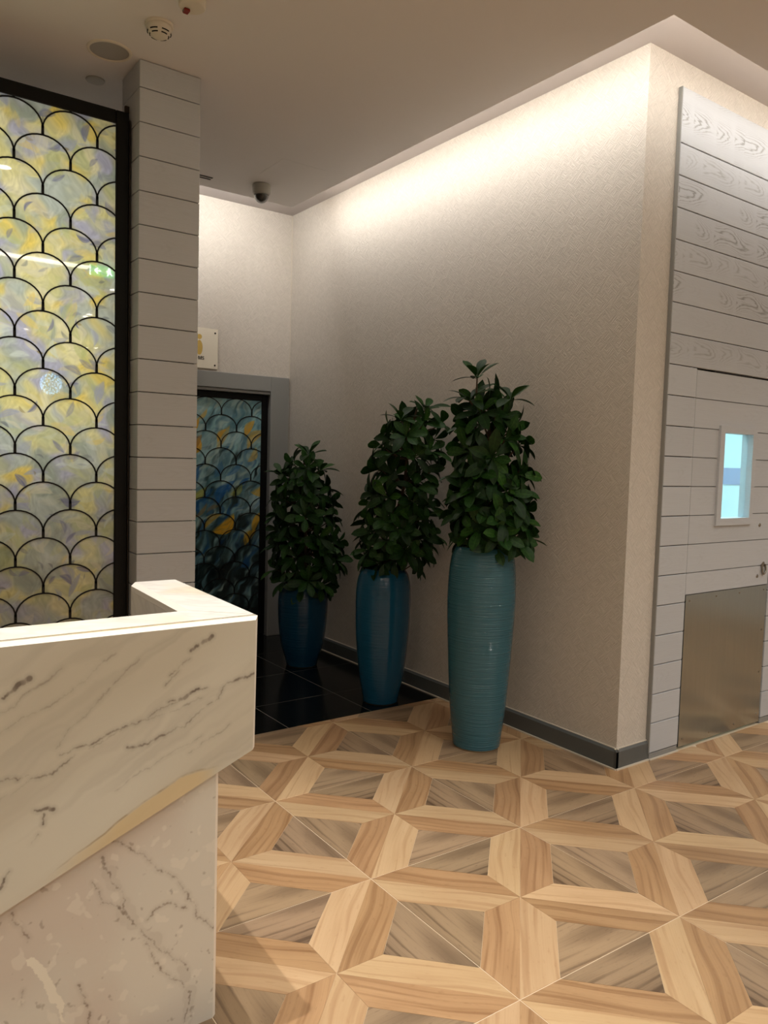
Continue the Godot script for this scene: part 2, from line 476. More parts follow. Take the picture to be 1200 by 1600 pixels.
# a vein along a line of points (metres), as wandering darkness in a map of two-millimetre pixels
func vein(acc: PackedFloat32Array, w: int, h: int, line: Array, top: float, strength: float, radius: float, nz: FastNoiseLite) -> void:
	for i in range(0, line.size() - 2, 2):
		var a := Vector2((line[i] + 1.6) / 0.002, (top - line[i + 1]) / 0.002)
		var b := Vector2((line[i + 2] + 1.6) / 0.002, (top - line[i + 3]) / 0.002)
		var n := maxi(1, int(a.distance_to(b)))
		for k in n:
			var p := a.lerp(b, float(k) / n)
			var q := p
			p += Vector2(nz.get_noise_2d(q.x * 2.0, q.y * 2.0 + 90.0), nz.get_noise_2d(q.x * 2.0 + 500.0, q.y * 2.0)) * 5.0
			p += Vector2(nz.get_noise_2d(q.x * 14.0, q.y * 14.0 + 90.0), nz.get_noise_2d(q.x * 14.0 + 500.0, q.y * 14.0)) * 1.8
			var r := maxf(0.5, radius * (0.6 + nz.get_noise_2d(q.x * 1.2 + 900.0, q.y * 1.2) * 1.2))
			var s := strength * clampf(0.7 + nz.get_noise_2d(q.x * 5.0, q.y * 5.0) * 1.1, 0.1, 1.0)
			for y in range(maxi(0, int(p.y - r - 5)), mini(h, int(p.y + r + 6))):
				for x in range(maxi(0, int(p.x - r - 5)), mini(w, int(p.x + r + 6))):
					var d := Vector2(x, y).distance_to(p)
					var o := y * w + x
					acc[o] = maxf(acc[o], maxf(s * clampf((r + 0.7 - d) / 1.3, 0.0, 1.0), s * 0.22 * clampf(1.0 - (d - r) / 5.0, 0.0, 1.0)))

# painterly art: soft clouds of pigment overlaid with curved brush strokes.
# each pigment is [colour, height in the picture (0 top, 1 bottom), spread, weight]
func art_tex(w: int, h: int, s: int, fields: Array, strokes: Array, flow: float) -> ImageTexture:
	var nz := []
	for k in fields.size(): nz.append(noise(s + k * 7, 5.0 / w, 2))
	var b := noise(s + 1, 0.014, 2)
	var d := noise(s + 2, 0.09, 2)
	var r := RandomNumberGenerator.new()
	r.seed = s
	var px := PackedColorArray()
	px.resize(w * h)
	for y in h:
		for x in w:
			var wob := b.get_noise_2d(x, y) * 22.0
			var xx := x + wob + flow * y * 0.6
			var yy := y + wob - flow * x * 0.2
			var c := Color(0, 0, 0)
			var sum := 0.0
			for k in fields.size():
				var q: Array = fields[k]
				var t: float = (float(y) / h - q[1]) / q[2]
				var wt: float = q[3] * exp(8.0 * (nz[k] as FastNoiseLite).get_noise_2d(xx * (1.0 + flow * 0.7), yy * (1.0 - flow * 0.45)) - t * t)
				c += (q[0] as Color) * wt
				sum += wt
			px[y * w + x] = (c / maxf(sum, 1e-6)) * (1.0 + d.get_noise_2d(xx, yy * 0.6) * 0.08)
	for q in strokes:
		for n in (q[1] as int):
			var cx := r.randf() * w
			var cy := r.randf_range(q[2], q[3]) * h
			var an := r.randf_range(-1.4, 1.4) if flow < 0.5 else r.randf_range(-1.2, -0.45)
			var l := r.randf_range(0.5, 1.0) * (q[4] as float)
			var t := l * r.randf_range(0.22, 0.5)
			var bend := r.randf_range(-0.5, 0.5) / l
			var c: Color = q[0]
			var op := r.randf_range(0.35, 1.0) * (q[5] as float)
			var ca := cos(an)
			var sa := sin(an)
			var rad := int(l + t)
			for y in range(maxi(0, int(cy) - rad), mini(h, int(cy) + rad)):
				for x in range(maxi(0, int(cx) - rad), mini(w, int(cx) + rad)):
					var u := (x - cx) * ca + (y - cy) * sa
					if absf(u) > l: continue
					var vv := -(x - cx) * sa + (y - cy) * ca + bend * u * u
					var lim := t * (1.0 - (u * u) / (l * l))
					if absf(vv) > lim: continue
					# crisp on one side of the stroke, feathered on the other
					var edge := clampf((lim - vv) / 2.0, 0.0, 1.0) * clampf((lim + vv) / (t * 0.45), 0.0, 1.0)
					var hair := 0.9 + 0.4 * d.get_noise_2d(u * 0.3 + n * 31.0, vv * 3.0)
					var o := y * w + x
					px[o] = px[o].lerp(c, clampf(op * edge * hair, 0.0, 1.0))
	return texture(w, h, func(x, y): return px[y * w + x])

# ------------------------------------------------------------------ build
func _ready() -> void:
	rng.seed = SEED
	# camera
	var cam := Camera3D.new()
	cam.name = "camera"
	cam.transform = Transform3D(Basis(Vector3(0.8111, 0.0278, 0.5842), Vector3(0.0164, 0.9974, -0.0702), Vector3(-0.5846, 0.0665, 0.8086)).orthonormalized(), Vector3(0, 1.55, 0))
	cam.fov = 66.655
	cam.near = 0.02
	cam.far = 60.0
	cam.current = true
	add_child(cam)
	# surroundings (closed room: only lamps light it)
	var env := Environment.new()
	env.background_mode = Environment.BG_COLOR
	env.background_color = Color(0, 0, 0)
	env.tonemap_mode = Environment.TONE_MAPPER_LINEAR
	env.tonemap_exposure = 1.07
	env.sdfgi_enabled = true
	env.ssao_enabled = true
	env.ssil_enabled = true
	var we := WorldEnvironment.new()
	we.name = "surroundings"
	we.environment = env
	add_child(we)
	# large area lights: the cove strips along the papered walls, and the light inside the screen
	var warm := Color(1.0, 0.992, 0.98)
	area("cove_light_long_wall", Vector3(2.945, 3.50, -3.725), Vector3(1, -1.7, 0), Vector2(3.28, 0.03), warm, 1.5 * COVE_E)
	area("cove_light_back_wall", Vector3(1.95, 3.50, -5.375), Vector3(0, -0.35, -1), Vector2(1.96, 0.03), warm, 1.25 * COVE_E)
	area("cove_light_door_wall", Vector3(5.4, 3.50, -2.085), Vector3(0, -1.7, -1), Vector2(4.8, 0.03), warm, 1.4 * COVE_E)
	area("screen_light", Vector3(-0.02, 2.25, -4.325), Vector3(0, 0, 1), Vector2(2.4, 1.6), Color(0.98, 1.0, 0.96), SCREEN_E)
	area("kitchen_light", Vector3(4.6, 2.55, -3.1), Vector3(0, -1, 0), Vector2(1.2, 0.5), Color(0.70, 0.95, 1.0), KITCHEN_E)
	area("linear_light_glow", Vector3(0.0, 3.44, 0.45), Vector3(0, -1, 0), Vector2(4.5, 0.15), warm, LINE_E)

	make_materials()
	build_shell()
	build_floor()
	build_cladding()
	build_service_door()
	build_washroom_door()
	build_pillar()
	build_screen()
	build_counter()
	build_vases()
	build_ceiling_things()
	build_far_side()

const COVE_E := 0.95
const SCREEN_E := 1.15
const KITCHEN_E := 5.2
const LINE_E := 1.0
const SPOT_E := 7.0

func area(called: String, at: Vector3, towards: Vector3, size: Vector2, col: Color, e: float) -> void:
	var l := AreaLight3D.new()
	l.name = called
	l.area_size = size
	l.area_normalize_energy = true
	l.light_color = col
	l.light_energy = e
	l.shadow_enabled = true
	l.area_range = 14.0
	l.area_attenuation = 2.0
	add_child(l)
	# long side (x of the light) lies along the horizontal axis at right angles to its direction
	var z := -towards.normalized()
	var x := Vector3.UP.cross(z)
	if x.length() < 0.01: x = Vector3.RIGHT
	x = x.normalized()
	l.transform = Transform3D(Basis(x, z.cross(x), z), at)

func spot(at: Vector3, e: float, angle: float, size := 0.014, col := Color(1.0, 0.99, 0.975)) -> void:
	var l := SpotLight3D.new()
	l.name = numbered("downlight_beam")
	l.light_color = col
	l.light_energy = e
	l.spot_angle = angle
	l.spot_angle_attenuation = 0.8
	l.spot_range = 12.0
	l.spot_attenuation = 2.0
	l.light_size = size
	l.shadow_enabled = true
	add_child(l)
	l.position = at
	l.rotation.x = -PI / 2

# ------------------------------------------------------------------ shell
func build_shell() -> void:
	var mb := MB.new()
	# long papered wall, its return with the service door opening, as one solid corner
	mb.box(Vector3(WX, 0, BZ - 0.15), Vector3(WX + 0.12, COVE, WZ - 0.12))
	shell("wall_right", mb, mats.wallpaper, "woven beige wallpaper wall behind the three vases", "wall")
	mb = MB.new()
	mb.box(Vector3(WX, 0, WZ - 0.12), Vector3(3.80, COVE, WZ))
	mb.box(Vector3(4.63, 0, WZ - 0.12), Vector3(8.0, COVE, WZ))
	mb.box(Vector3(3.80, 2.09, WZ - 0.12), Vector3(4.63, COVE, WZ))
	shell("wall_side", mb, mats.wallpaper, "narrow beige wall beside the grey plank cladding", "wall")
	mb = MB.new()
	mb.box(Vector3(-3.5, 0, BZ - 0.15), Vector3(2.18, COVE, BZ))
	mb.box(Vector3(3.12, 0, BZ - 0.15), Vector3(WX, COVE, BZ))
	mb.box(Vector3(2.18, 2.09, BZ - 0.15), Vector3(3.12, COVE, BZ))
	shell("wall_back", mb, mats.wallpaper, "beige wall above the washroom door", "wall")
	mb = MB.new()
	mb.box(Vector3(-3.62, 0, BZ - 0.15), Vector3(-3.5, COVE, 8.2))
	shell("wall_left", mb, mats.room_paint)
	mb = MB.new()
	mb.box(Vector3(-3.62, 0, 8.2), Vector3(8.12, COVE, 8.32))
	shell("wall_front", mb, mats.room_paint)
	mb = MB.new()
	mb.box(Vector3(8.0, 0, WZ - 2.0), Vector3(8.12, COVE, 8.2))
	shell("wall_far", mb, mats.room_paint)
	# wallpaper roll seam, and pale corner bead
	mb = MB.new()
	mb.box(Vector3(WX - 0.004, 0.11, BZ), Vector3(WX, COVE - 0.01, BZ + 0.006))
	shell("trim_1", mb, mats.sealant)
	# ceiling: lower plasterboard with a lip, upper cove ceiling
	var lower := PackedVector2Array([Vector2(-3.5, -8.2), Vector2(8.0, -8.2), Vector2(8.0, 2.08), Vector2(2.935, 2.08), Vector2(2.935, 5.366), Vector2(-3.5, 5.366)])
	mb = MB.new()
	mb.prism(lower, Vector3.ZERO, Vector3.RIGHT, Vector3.FORWARD, CEIL, CEIL + 0.04)
	var ce := shell("ceiling", mb, mats.ceiling_paint, "plain plaster ceiling with a stepped cove edge", "ceiling")
	mb = MB.new()
	mb.box(Vector3(-3.62, COVE, BZ - 0.15), Vector3(8.12, COVE + 0.1, 8.32))
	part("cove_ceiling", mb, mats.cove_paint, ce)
	mb = MB.new()   # upstand behind the strips
	mb.box(Vector3(2.68, CEIL + 0.04, -5.16), Vector3(2.70, COVE, -1.84))
	mb.box(Vector3(2.68, CEIL + 0.04, -1.86), Vector3(8.0, COVE, -1.84))
	mb.box(Vector3(-3.5, CEIL + 0.04, -5.16), Vector3(2.70, COVE, -5.14))
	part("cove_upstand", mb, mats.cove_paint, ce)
	mb = MB.new()
	mb.box(Vector3(2.90, CEIL + 0.041, -5.33), Vector3(2.93, CEIL + 0.055, -2.09))
	mb.box(Vector3(2.94, CEIL + 0.041, -2.075), Vector3(7.9, CEIL + 0.055, -2.05))
	mb.box(Vector3(1.0, CEIL + 0.041, -5.36), Vector3(2.88, CEIL + 0.055, -5.335))
	part("led_strip", mb, mats.warm_led, ce)
	# baseboards with a chamfered top and a bead of sealant
	baseboard("baseboard_right", [Vector2(WX, BZ + 0.0), Vector2(WX, WZ)], Vector2(-1, 0), 0.018)
	baseboard("baseboard_side", [Vector2(WX - 0.018, WZ), Vector2(3.535, WZ)], Vector2(0, 1), 0.016)

func baseboard(called: String, run: Array, out: Vector2, th: float) -> void:
	var a: Vector2 = run[0]
	var b: Vector2 = run[1]
	var d := (b - a).normalized()
	var len := a.distance_to(b)
	if called == "baseboard_right": len += 0.016
	var X := Vector3(out.x, 0, out.y)
	var D := Vector3(d.x, 0, d.y)
	var prof := PackedVector2Array([Vector2(0, 0.003), Vector2(th, 0.003), Vector2(th, 0.092), Vector2(th - 0.009, 0.104), Vector2(0, 0.104)])
	var mb := MB.new()
	var o := Vector3(a.x, 0, a.y)
	if X.cross(Vector3.UP).dot(D) > 0:
		mb.prism(prof, o, X, Vector3.UP, 0, len)
	else:
		mb.prism(prof, o, X, Vector3.UP, -len, 0)
	var bb := shell(called, mb, mats.dark_grey_paint, "dark grey baseboard " + ("along the wall behind the vases" if called == "baseboard_right" else "on the short return beside the cladding"), "baseboard")
	for q in [[0.0, 0.007, th, th + 0.008, "floor_sealant"], [0.104, 0.108, 0.0, 0.007, "top_sealant"]]:
		mb = MB.new()
		var p0: Vector3 = o + X * (q[2] as float) + Vector3(0, q[0], 0)
		var p1: Vector3 = o + X * (q[3] as float) + D * len + Vector3(0, q[1], 0)
		mb.box(Vector3(minf(p0.x, p1.x), p0.y, minf(p0.z, p1.z)), Vector3(maxf(p0.x, p1.x), p1.y, maxf(p0.z, p1.z)))
		part(q[4], mb, mats.sealant, bb)

# ------------------------------------------------------------------ floor
func build_floor() -> void:
	var mb := MB.new()
	mb.box(Vector3(-3.62, -0.12, BZ - 0.3), Vector3(8.12, -0.0012, 8.32))
	var fl := shell("floor", mb, mats.grout, "parquet of pale and brown oak stars meeting black granite", "floor")
	# black granite tiles of the alcove
	var xs := [-3.5, -2.53, -1.95, -1.37, -0.79, -0.21, 0.37, 0.95, 1.55, 2.15, 2.73, 3.27]
	var zs := [-3.85, -4.29, -4.87, -5.45, -6.12]
	for j in zs.size() - 1:
		for i in xs.size() - 1:
			mb = MB.new()
			mb.uo = Vector2(rng.randf() * 5.0, rng.randf() * 5.0)
			var g := 0.0019
			mb.box(Vector3(xs[i] + g, -0.012, zs[j + 1] + g), Vector3(xs[i + 1] - g, 0.0, zs[j] - (0.0 if j == 0 else g)), 0.0008)
			part("granite_tile", mb, mats.black_granite, fl)
	mb = MB.new()
	mb.box(Vector3(-3.5, -0.01, -6.12), Vector3(3.28, -0.0008, -3.852))
	part("granite_joint", mb, mats.granite_joint, fl)
	# parquet: star lattice at 45 degrees; a cell is four planks round a square split along the tile joint
	var region := PackedVector2Array([Vector2(-3.4, -3.849), Vector2(3.272, -3.849), Vector2(3.272, -2.426), Vector2(7.9, -2.426), Vector2(7.9, 4.0), Vector2(-3.4, 4.0)])
	var e1 := Vector2(cos(TILE_R), sin(TILE_R))
	var e2 := Vector2(sin(TILE_R), -cos(TILE_R))
	var t := 0.222
	var pieces := []
	for i in range(-14, 16):
		for j in range(-14, 12):
			var P := func(u: float, v: float) -> Vector2: return TILE_O + TILE_S * ((i + u) * e1 + (j + v) * e2)
			var ctr: Vector2 = P.call(0.5, 0.5)
			if ctr.x < -3.8 or ctr.x > 8.3 or ctr.y < -4.3 or ctr.y > 3.4: continue
			var even := posmod(i + j, 2) == 0
			# planks: bottom, top (run along e1); left, right (run along e2)
			var A := "pale_oak" if even else "honey_oak"
			var B := "honey_oak" if even else "pale_oak"
			var sets := [
				[[P.call(0, 0), P.call(1, 0), P.call(1 - t, t), P.call(t, t)], e1, A, 0.0005],
				[[P.call(0, 1), P.call(1, 1), P.call(1 - t, 1 - t), P.call(t, 1 - t)], e1, A, 0.0005],
				[[P.call(0, 0), P.call(0, 1), P.call(t, 1 - t), P.call(t, t)], e2, B, 0.0005],
				[[P.call(1, 0), P.call(1, 1), P.call(1 - t, 1 - t), P.call(1 - t, t)], e2, B, 0.0005]]
			# tile corners are the stars with i + j odd: the joint joins the two odd corners of the cell
			if not even:   # (0,0) odd, (1,1) odd
				var dg := (e1 + e2).normalized()
				sets.append([[P.call(t, t), P.call(1 - t, 1 - t), P.call(1 - t, t)], dg, "weathered_oak", 0.0005])
				sets.append([[P.call(t, t), P.call(1 - t, 1 - t), P.call(t, 1 - t)], dg, "weathered_oak", 0.0005])
			else:
				var dg := (e1 - e2).normalized()
				sets.append([[P.call(1 - t, t), P.call(t, 1 - t), P.call(t, t)], dg, "weathered_oak", 0.0005])
				sets.append([[P.call(1 - t, t), P.call(t, 1 - t), P.call(1 - t, 1 - t)], dg, "weathered_oak", 0.0005])
			# the tile joint: corners that lie on it draw back by a little more than a millimetre
			var j0: Vector2 = P.call(1, 0) if even else P.call(0, 0)
			var j1: Vector2 = P.call(0, 1) if even else P.call(1, 1)
			var jn := (j1 - j0).normalized().orthogonal()
			for s in sets:
				var poly := PackedVector2Array(s[0])
				var mid := Vector2.ZERO
				for p in poly: mid += p / poly.size()
				for k in poly.size():
					if absf((poly[k] - j0).dot(jn)) < 1e-4:
						poly[k] += jn * 0.0012 * signf((mid - j0).dot(jn))
				var off := Geometry2D.offset_polygon(poly, -(s[3] as float), Geometry2D.JOIN_MITER)
				if off.is_empty(): continue
				for cut in Geometry2D.intersect_polygons(off[0], region):
					if cut.size() < 3 or poly_area(cut) < 0.0004: continue
					var c := Vector2.ZERO
					for p in cut: c += p
					c /= cut.size()
					pieces.append([cut, s[1], s[2], c, seen_size(c)])
	pieces.sort_custom(func(a, b): return a[4] > b[4])
	var rest := {}
	var n := 0
	var tone := RandomNumberGenerator.new()
	tone.seed = 99
	for q in pieces:
		var dir: Vector2 = q[1]
		var nrm := Vector2(-dir.y, dir.x)
		var uo := Vector2(tone.randf_range(0.4, 0.6), tone.randf_range(0.3, 0.7) if q[2] != "weathered_oak" else tone.randf_range(0.45, 0.55))
		var ctr: Vector2 = q[3]
		var k := tone.randf_range(0.86, 1.0)
		var col := Color(k * tone.randf_range(0.98, 1.02), k, k * tone.randf_range(0.96, 1.02))
		var m3: MB
		if n < 290 and q[4] > 0.0:
			m3 = MB.new()
		else:
			if not rest.has(q[2]): rest[q[2]] = MB.new()
			m3 = rest[q[2]]
		m3.col = col
		var poly2 := PackedVector2Array()
		for p in q[0]: poly2.append(Vector2(p.x, -p.y))
		# plane axes RIGHT x FORWARD give up
		m3.prism(poly2, Vector3.ZERO, Vector3.RIGHT, Vector3.FORWARD, -0.009, 0.0, func(p: Vector2):
			var w := Vector2(p.x, -p.y) - ctr
			return Vector2(w.dot(dir) * 1.1, w.dot(nrm) * 2.2) + uo)
		if n < 290 and q[4] > 0.0:
			part("plank", m3, mats[q[2]], fl)
			n += 1
	for key in rest:
		var o := part("outer_planks", rest[key], mats[key], fl)
		o.set_meta("kind", "stuff")

func poly_area(p: PackedVector2Array) -> float:
	var s := 0.0
	for i in p.size():
		s += p[i].cross(p[(i + 1) % p.size()])
	return absf(s) * 0.5

# how large a floor piece stands in the photograph (0 when outside)
func seen_size(c: Vector2) -> float:
	var cam: Camera3D = get_node("camera")
	var q := cam.transform.affine_inverse() * Vector3(c.x, 0, c.y)
	if q.z > -0.2: return 0.0
	var x := q.x / -q.z
	var y := q.y / -q.z
	if absf(x) > 0.56 or absf(y) > 0.74 or (c.x < 0.75 and c.y < -1.8): return 0.0
	return 1.0 / -q.z

# ------------------------------------------------------------------ plank cladding and service door
func plank_mat(k: int) -> Material:
	return mats["painted_plank_%d" % [0, 1, 0, 0, 1, 0, 2, 1][k % 8]]

const ROWS := [3.463, 3.188, 3.029, 2.871, 2.712, 2.555, 2.399, 2.243, 2.085, 1.927, 1.769, 1.611, 1.454, 1.297, 1.140, 0.984, 0.826, 0.667, 0.510, 0.353, 0.197, 0.036]

func plank(parent: Node, x0: float, x1: float, y0: float, y1: float, zb: float, zf: float, m: Material, uo: Vector2) -> void:
	var mb := MB.new()
	mb.uo = Vector2(uo.x, (y0 + y1) * 0.5 + 0.0926)
	var k := rng.randf_range(0.96, 1.02)
	mb.col = Color(k, k, k)
	mb.box(Vector3(x0, y0 + 0.0022, zb), Vector3(x1, y1 - 0.0022, zf), 0.0022)
	part("plank", mb, m, parent)

func build_cladding() -> void:
	var t := thing("wall_cladding", "pale grey painted plank cladding around the service door, with knots and wavy grain", "panelling", Vector3(0, 0, 0))
	var zf := -2.427
	var mb := MB.new()
	mb.box(Vector3(3.542, 0.036, WZ + 0.0005), Vector3(3.783, 3.46, zf - 0.010))
	mb.box(Vector3(4.648, 0.036, WZ + 0.0005), Vector3(7.9, 3.46, zf - 0.010))
	mb.box(Vector3(3.783, 2.092, WZ + 0.0005), Vector3(4.648, 3.46, zf - 0.010))
	part("backing", mb, mats.plank_backing, t)
	for i in ROWS.size() - 1:
		var y1: float = ROWS[i]
		var y0: float = ROWS[i + 1]
		var u := Vector2(rng.randf() * 3.0 + i * 0.431, 0)
		if y0 > 2.05:
			u.y = y1
			plank(t, 3.536, 7.9, y0, y1, WZ + 0.006, zf, plank_mat(i), u)
		else:
			u.y = y1
			plank(t, 3.536, 3.785, y0, y1, WZ + 0.006, zf, mats.painted_plank_2, u)
			plank(t, 4.646, 7.9, y0, y1, WZ + 0.006, zf, mats.painted_plank_2, u)
	mb = MB.new()
	mb.box(Vector3(3.538, 0.0, WZ + 0.002), Vector3(3.785, 0.033, zf - 0.003), 0.002)
	mb.box(Vector3(4.646, 0.0, WZ + 0.002), Vector3(7.9, 0.033, zf - 0.003), 0.002)
	part("plinth", mb, mats.frame_grey, t)
	mb = MB.new()
	mb.box(Vector3(3.5285, 0.034, WZ + 0.0005), Vector3(3.5355, 3.462, zf - 0.0005), 0.0015)
	part("edge_trim", mb, mats.frame_grey, t)
	mb = MB.new()
	mb.box(Vector3(3.535, 0.0, zf - 0.002), Vector3(3.785, 0.006, zf + 0.008))
	part("floor_sealant", mb, mats.sealant, t)

func build_service_door() -> void:
	var t := struct("door_1", "grey plank service door with small vision window and steel kick plate", "door")
	var zf := -2.430
	var x0 := 3.790
	var x1 := 4.638
	var mb := MB.new()
	# leaf core with the window opening
	for q in [[x0, x1, 0.012, 1.272], [x0, x1, 1.756, 2.078], [x0, 4.07, 1.272, 1.756], [4.368, x1, 1.272, 1.756]]:
		mb.box(Vector3(q[0], q[2], zf - 0.052), Vector3(q[1], q[3], zf - 0.011))
	part("leaf_core", mb, mats.frame_grey, t)
	for i in ROWS.size() - 1:
		var y1: float = minf(ROWS[i], 2.078)
		var y0: float = ROWS[i + 1]
		if ROWS[i] > 2.1 or y1 < 0.85: continue
		y0 = maxf(y0, 0.864)
		var u := Vector2(rng.randf() * 3.0, y1)
		# planks stop at the window casing
		var whole := PackedVector2Array([Vector2(x0, y0 + 0.0022), Vector2(x1, y0 + 0.0022), Vector2(x1, y1 - 0.0022), Vector2(x0, y1 - 0.0022)])
		var hole := PackedVector2Array([Vector2(4.0275, 1.2355), Vector2(4.4045, 1.2355), Vector2(4.4045, 1.7925), Vector2(4.0275, 1.7925)])
		for cut in Geometry2D.clip_polygons(whole, hole):
			mb = MB.new()
			var kk := rng.randf_range(0.96, 1.02)
			mb.col = Color(kk, kk, kk)
			mb.uo = Vector2(u.x, (y0 + y1) * 0.5 + 0.0926)
			mb.prism(cut, Vector3.ZERO, Vector3.RIGHT, Vector3.UP, zf - 0.011, zf)
			part("plank", mb, mats.painted_plank_2, t)
	for q in [[3.80, 3.815, 0.0, 2.09], [4.615, 4.63, 0.0, 2.09], [3.815, 4.615, 2.05, 2.09]]:
		mb = MB.new()
		mb.box(Vector3(q[0], q[2], WZ - 0.118), Vector3(q[1], q[3], zf - 0.054))
		part("door_stop", mb, mats.dark_slot, t)
	for q in [[3.7855, 3.7895, 0.0, 2.091], [4.6385, 4.6455, 0.0, 2.091], [3.79, 4.638, 2.0865, 2.091]]:
		mb = MB.new()
		mb.box(Vector3(q[0], q[2], WZ + 0.001), Vector3(q[1], q[3], zf - 0.02))
		part("door_gap", mb, mats.dark_slot, t)
	# window casing, four mitred lengths
	var ox0 := 4.028
	var ox1 := 4.404
	var oy0 := 1.236
	var oy1 := 1.792
	var ix0 := 4.072
	var ix1 := 4.364
	var iy0 := 1.276
	var iy1 := 1.754
	for q in [[[ox0, oy0], [ox1, oy0], [ix1, iy0], [ix0, iy0]], [[ox0, oy1], [ox1, oy1], [ix1, iy1], [ix0, iy1]], [[ox0, oy0], [ox0, oy1], [ix0, iy1], [ix0, iy0]], [[ox1, oy0], [ox1, oy1], [ix1, iy1], [ix1, iy0]]]:
		mb = MB.new()
		var p := PackedVector2Array()
		for c in q: p.append(Vector2(c[0], c[1]))
		mb.prism(p, Vector3.ZERO, Vector3.RIGHT, Vector3.UP, zf - 0.055, zf + 0.013)
		part("window_casing", mb, mats.painted_plank_2, t)
	mb = MB.new()
	mb.box(Vector3(ix0, iy0, zf - 0.024), Vector3(ix1, iy1, zf - 0.018))
	part("pane", mb, mats.clear_glass, t)
	# kick plate and its screws
	mb = MB.new()
	mb.box(Vector3(x0 + 0.006, 0.018, zf - 0.011), Vector3(x1 - 0.006, 0.862, zf + 0.0015), 0.001)
	var kp := part("kick_plate", mb, mats.brushed_steel, t)
	for p in [[3.83, 0.83], [4.09, 0.836], [4.33, 0.836], [4.60, 0.835], [4.60, 0.59], [4.60, 0.33], [4.60, 0.07], [3.83, 0.06], [4.09, 0.05], [4.35, 0.05]]:
		mb = MB.new()
		mb.lathe([Vector2(0.006, 0), Vector2(0.0055, 0.0015), Vector2(0.0, 0.0022)], 10)
		var s := part("screw", mb, mats.steel, kp)
		s.position = Vector3(p[0], p[1], zf + 0.0015)
		s.rotation.x = PI / 2
	# ring pull near the closing edge, and two small lock studs
	mb = MB.new()
	mb.lathe([Vector2(0.016, 0), Vector2(0.016, 0.003), Vector2(0.012, 0.004), Vector2(0.0, 0.004)], 20)
	var rp := part("pull_rose", mb, mats.steel, t)
	rp.position = Vector3(4.575, 0.99, zf)
	rp.rotation.x = PI / 2
	mb = MB.new()
	var pts := []
	for k in 17:
		var an := PI + PI * k / 16.0
		pts.append(Vector3(4.575 + cos(an) * 0.02, 0.958 + sin(an) * 0.026, zf + 0.009))
	pts.push_front(Vector3(4.555, 0.99, zf + 0.004))
	pts.append(Vector3(4.595, 0.99, zf + 0.004))
	mb.tube(pts, [0.0055], 8)
	part("pull_ring", mb, mats.steel, t)
	for p in [[4.51, 1.228], [4.515, 0.922]]:
		mb = MB.new()
		mb.lathe([Vector2(0.011, 0), Vector2(0.010, 0.004), Vector2(0.006, 0.006), Vector2(0.0, 0.006)], 14)
		var s := part("lock_stud", mb, mats.steel, t)
		s.position = Vector3(p[0], p[1], zf)
		s.rotation.x = PI / 2
	# dark closer slot in the gap over the door
	mb = MB.new()
	mb.box(Vector3(3.95, 2.0785, zf - 0.03), Vector3(4.33, 2.0855, zf + 0.001))
	part("closer_arm", mb, mats.dark_slot, t)
	# bright room behind the little window
	var k := struct("wall_kitchen")
	mb = MB.new()
	mb.box(Vector3(3.45, 0.0, -4.46), Vector3(6.2, 2.66, -4.36))
	mb.box(Vector3(3.41, 0.0, -4.4), Vector3(3.47, 2.66, WZ - 0.12))
	mb.box(Vector3(6.2, 0.0, -4.4), Vector3(6.26, 2.66, WZ - 0.12))
	mb.box(Vector3(3.41, 2.6, -4.4), Vector3(6.26, 2.66, WZ - 0.12))
	part("room_lining", mb, mats.white_wall_tile, k)
	mb = MB.new()
	mb.box(Vector3(4.0, 2.575, -3.35), Vector3(5.2, 2.6, -2.85))
	part("ceiling_panel_light", mb, mats.cool_lamp, k)
	var c := thing("notice_sheet", "pale lilac sheet seen through the service door window", "sheet")
	mb = MB.new()
	mb.box(Vector3(6.190, 1.425, -3.72), Vector3(6.1995, 1.565, -3.505))
	part("sheet", mb, mats.pale_lilac, c)
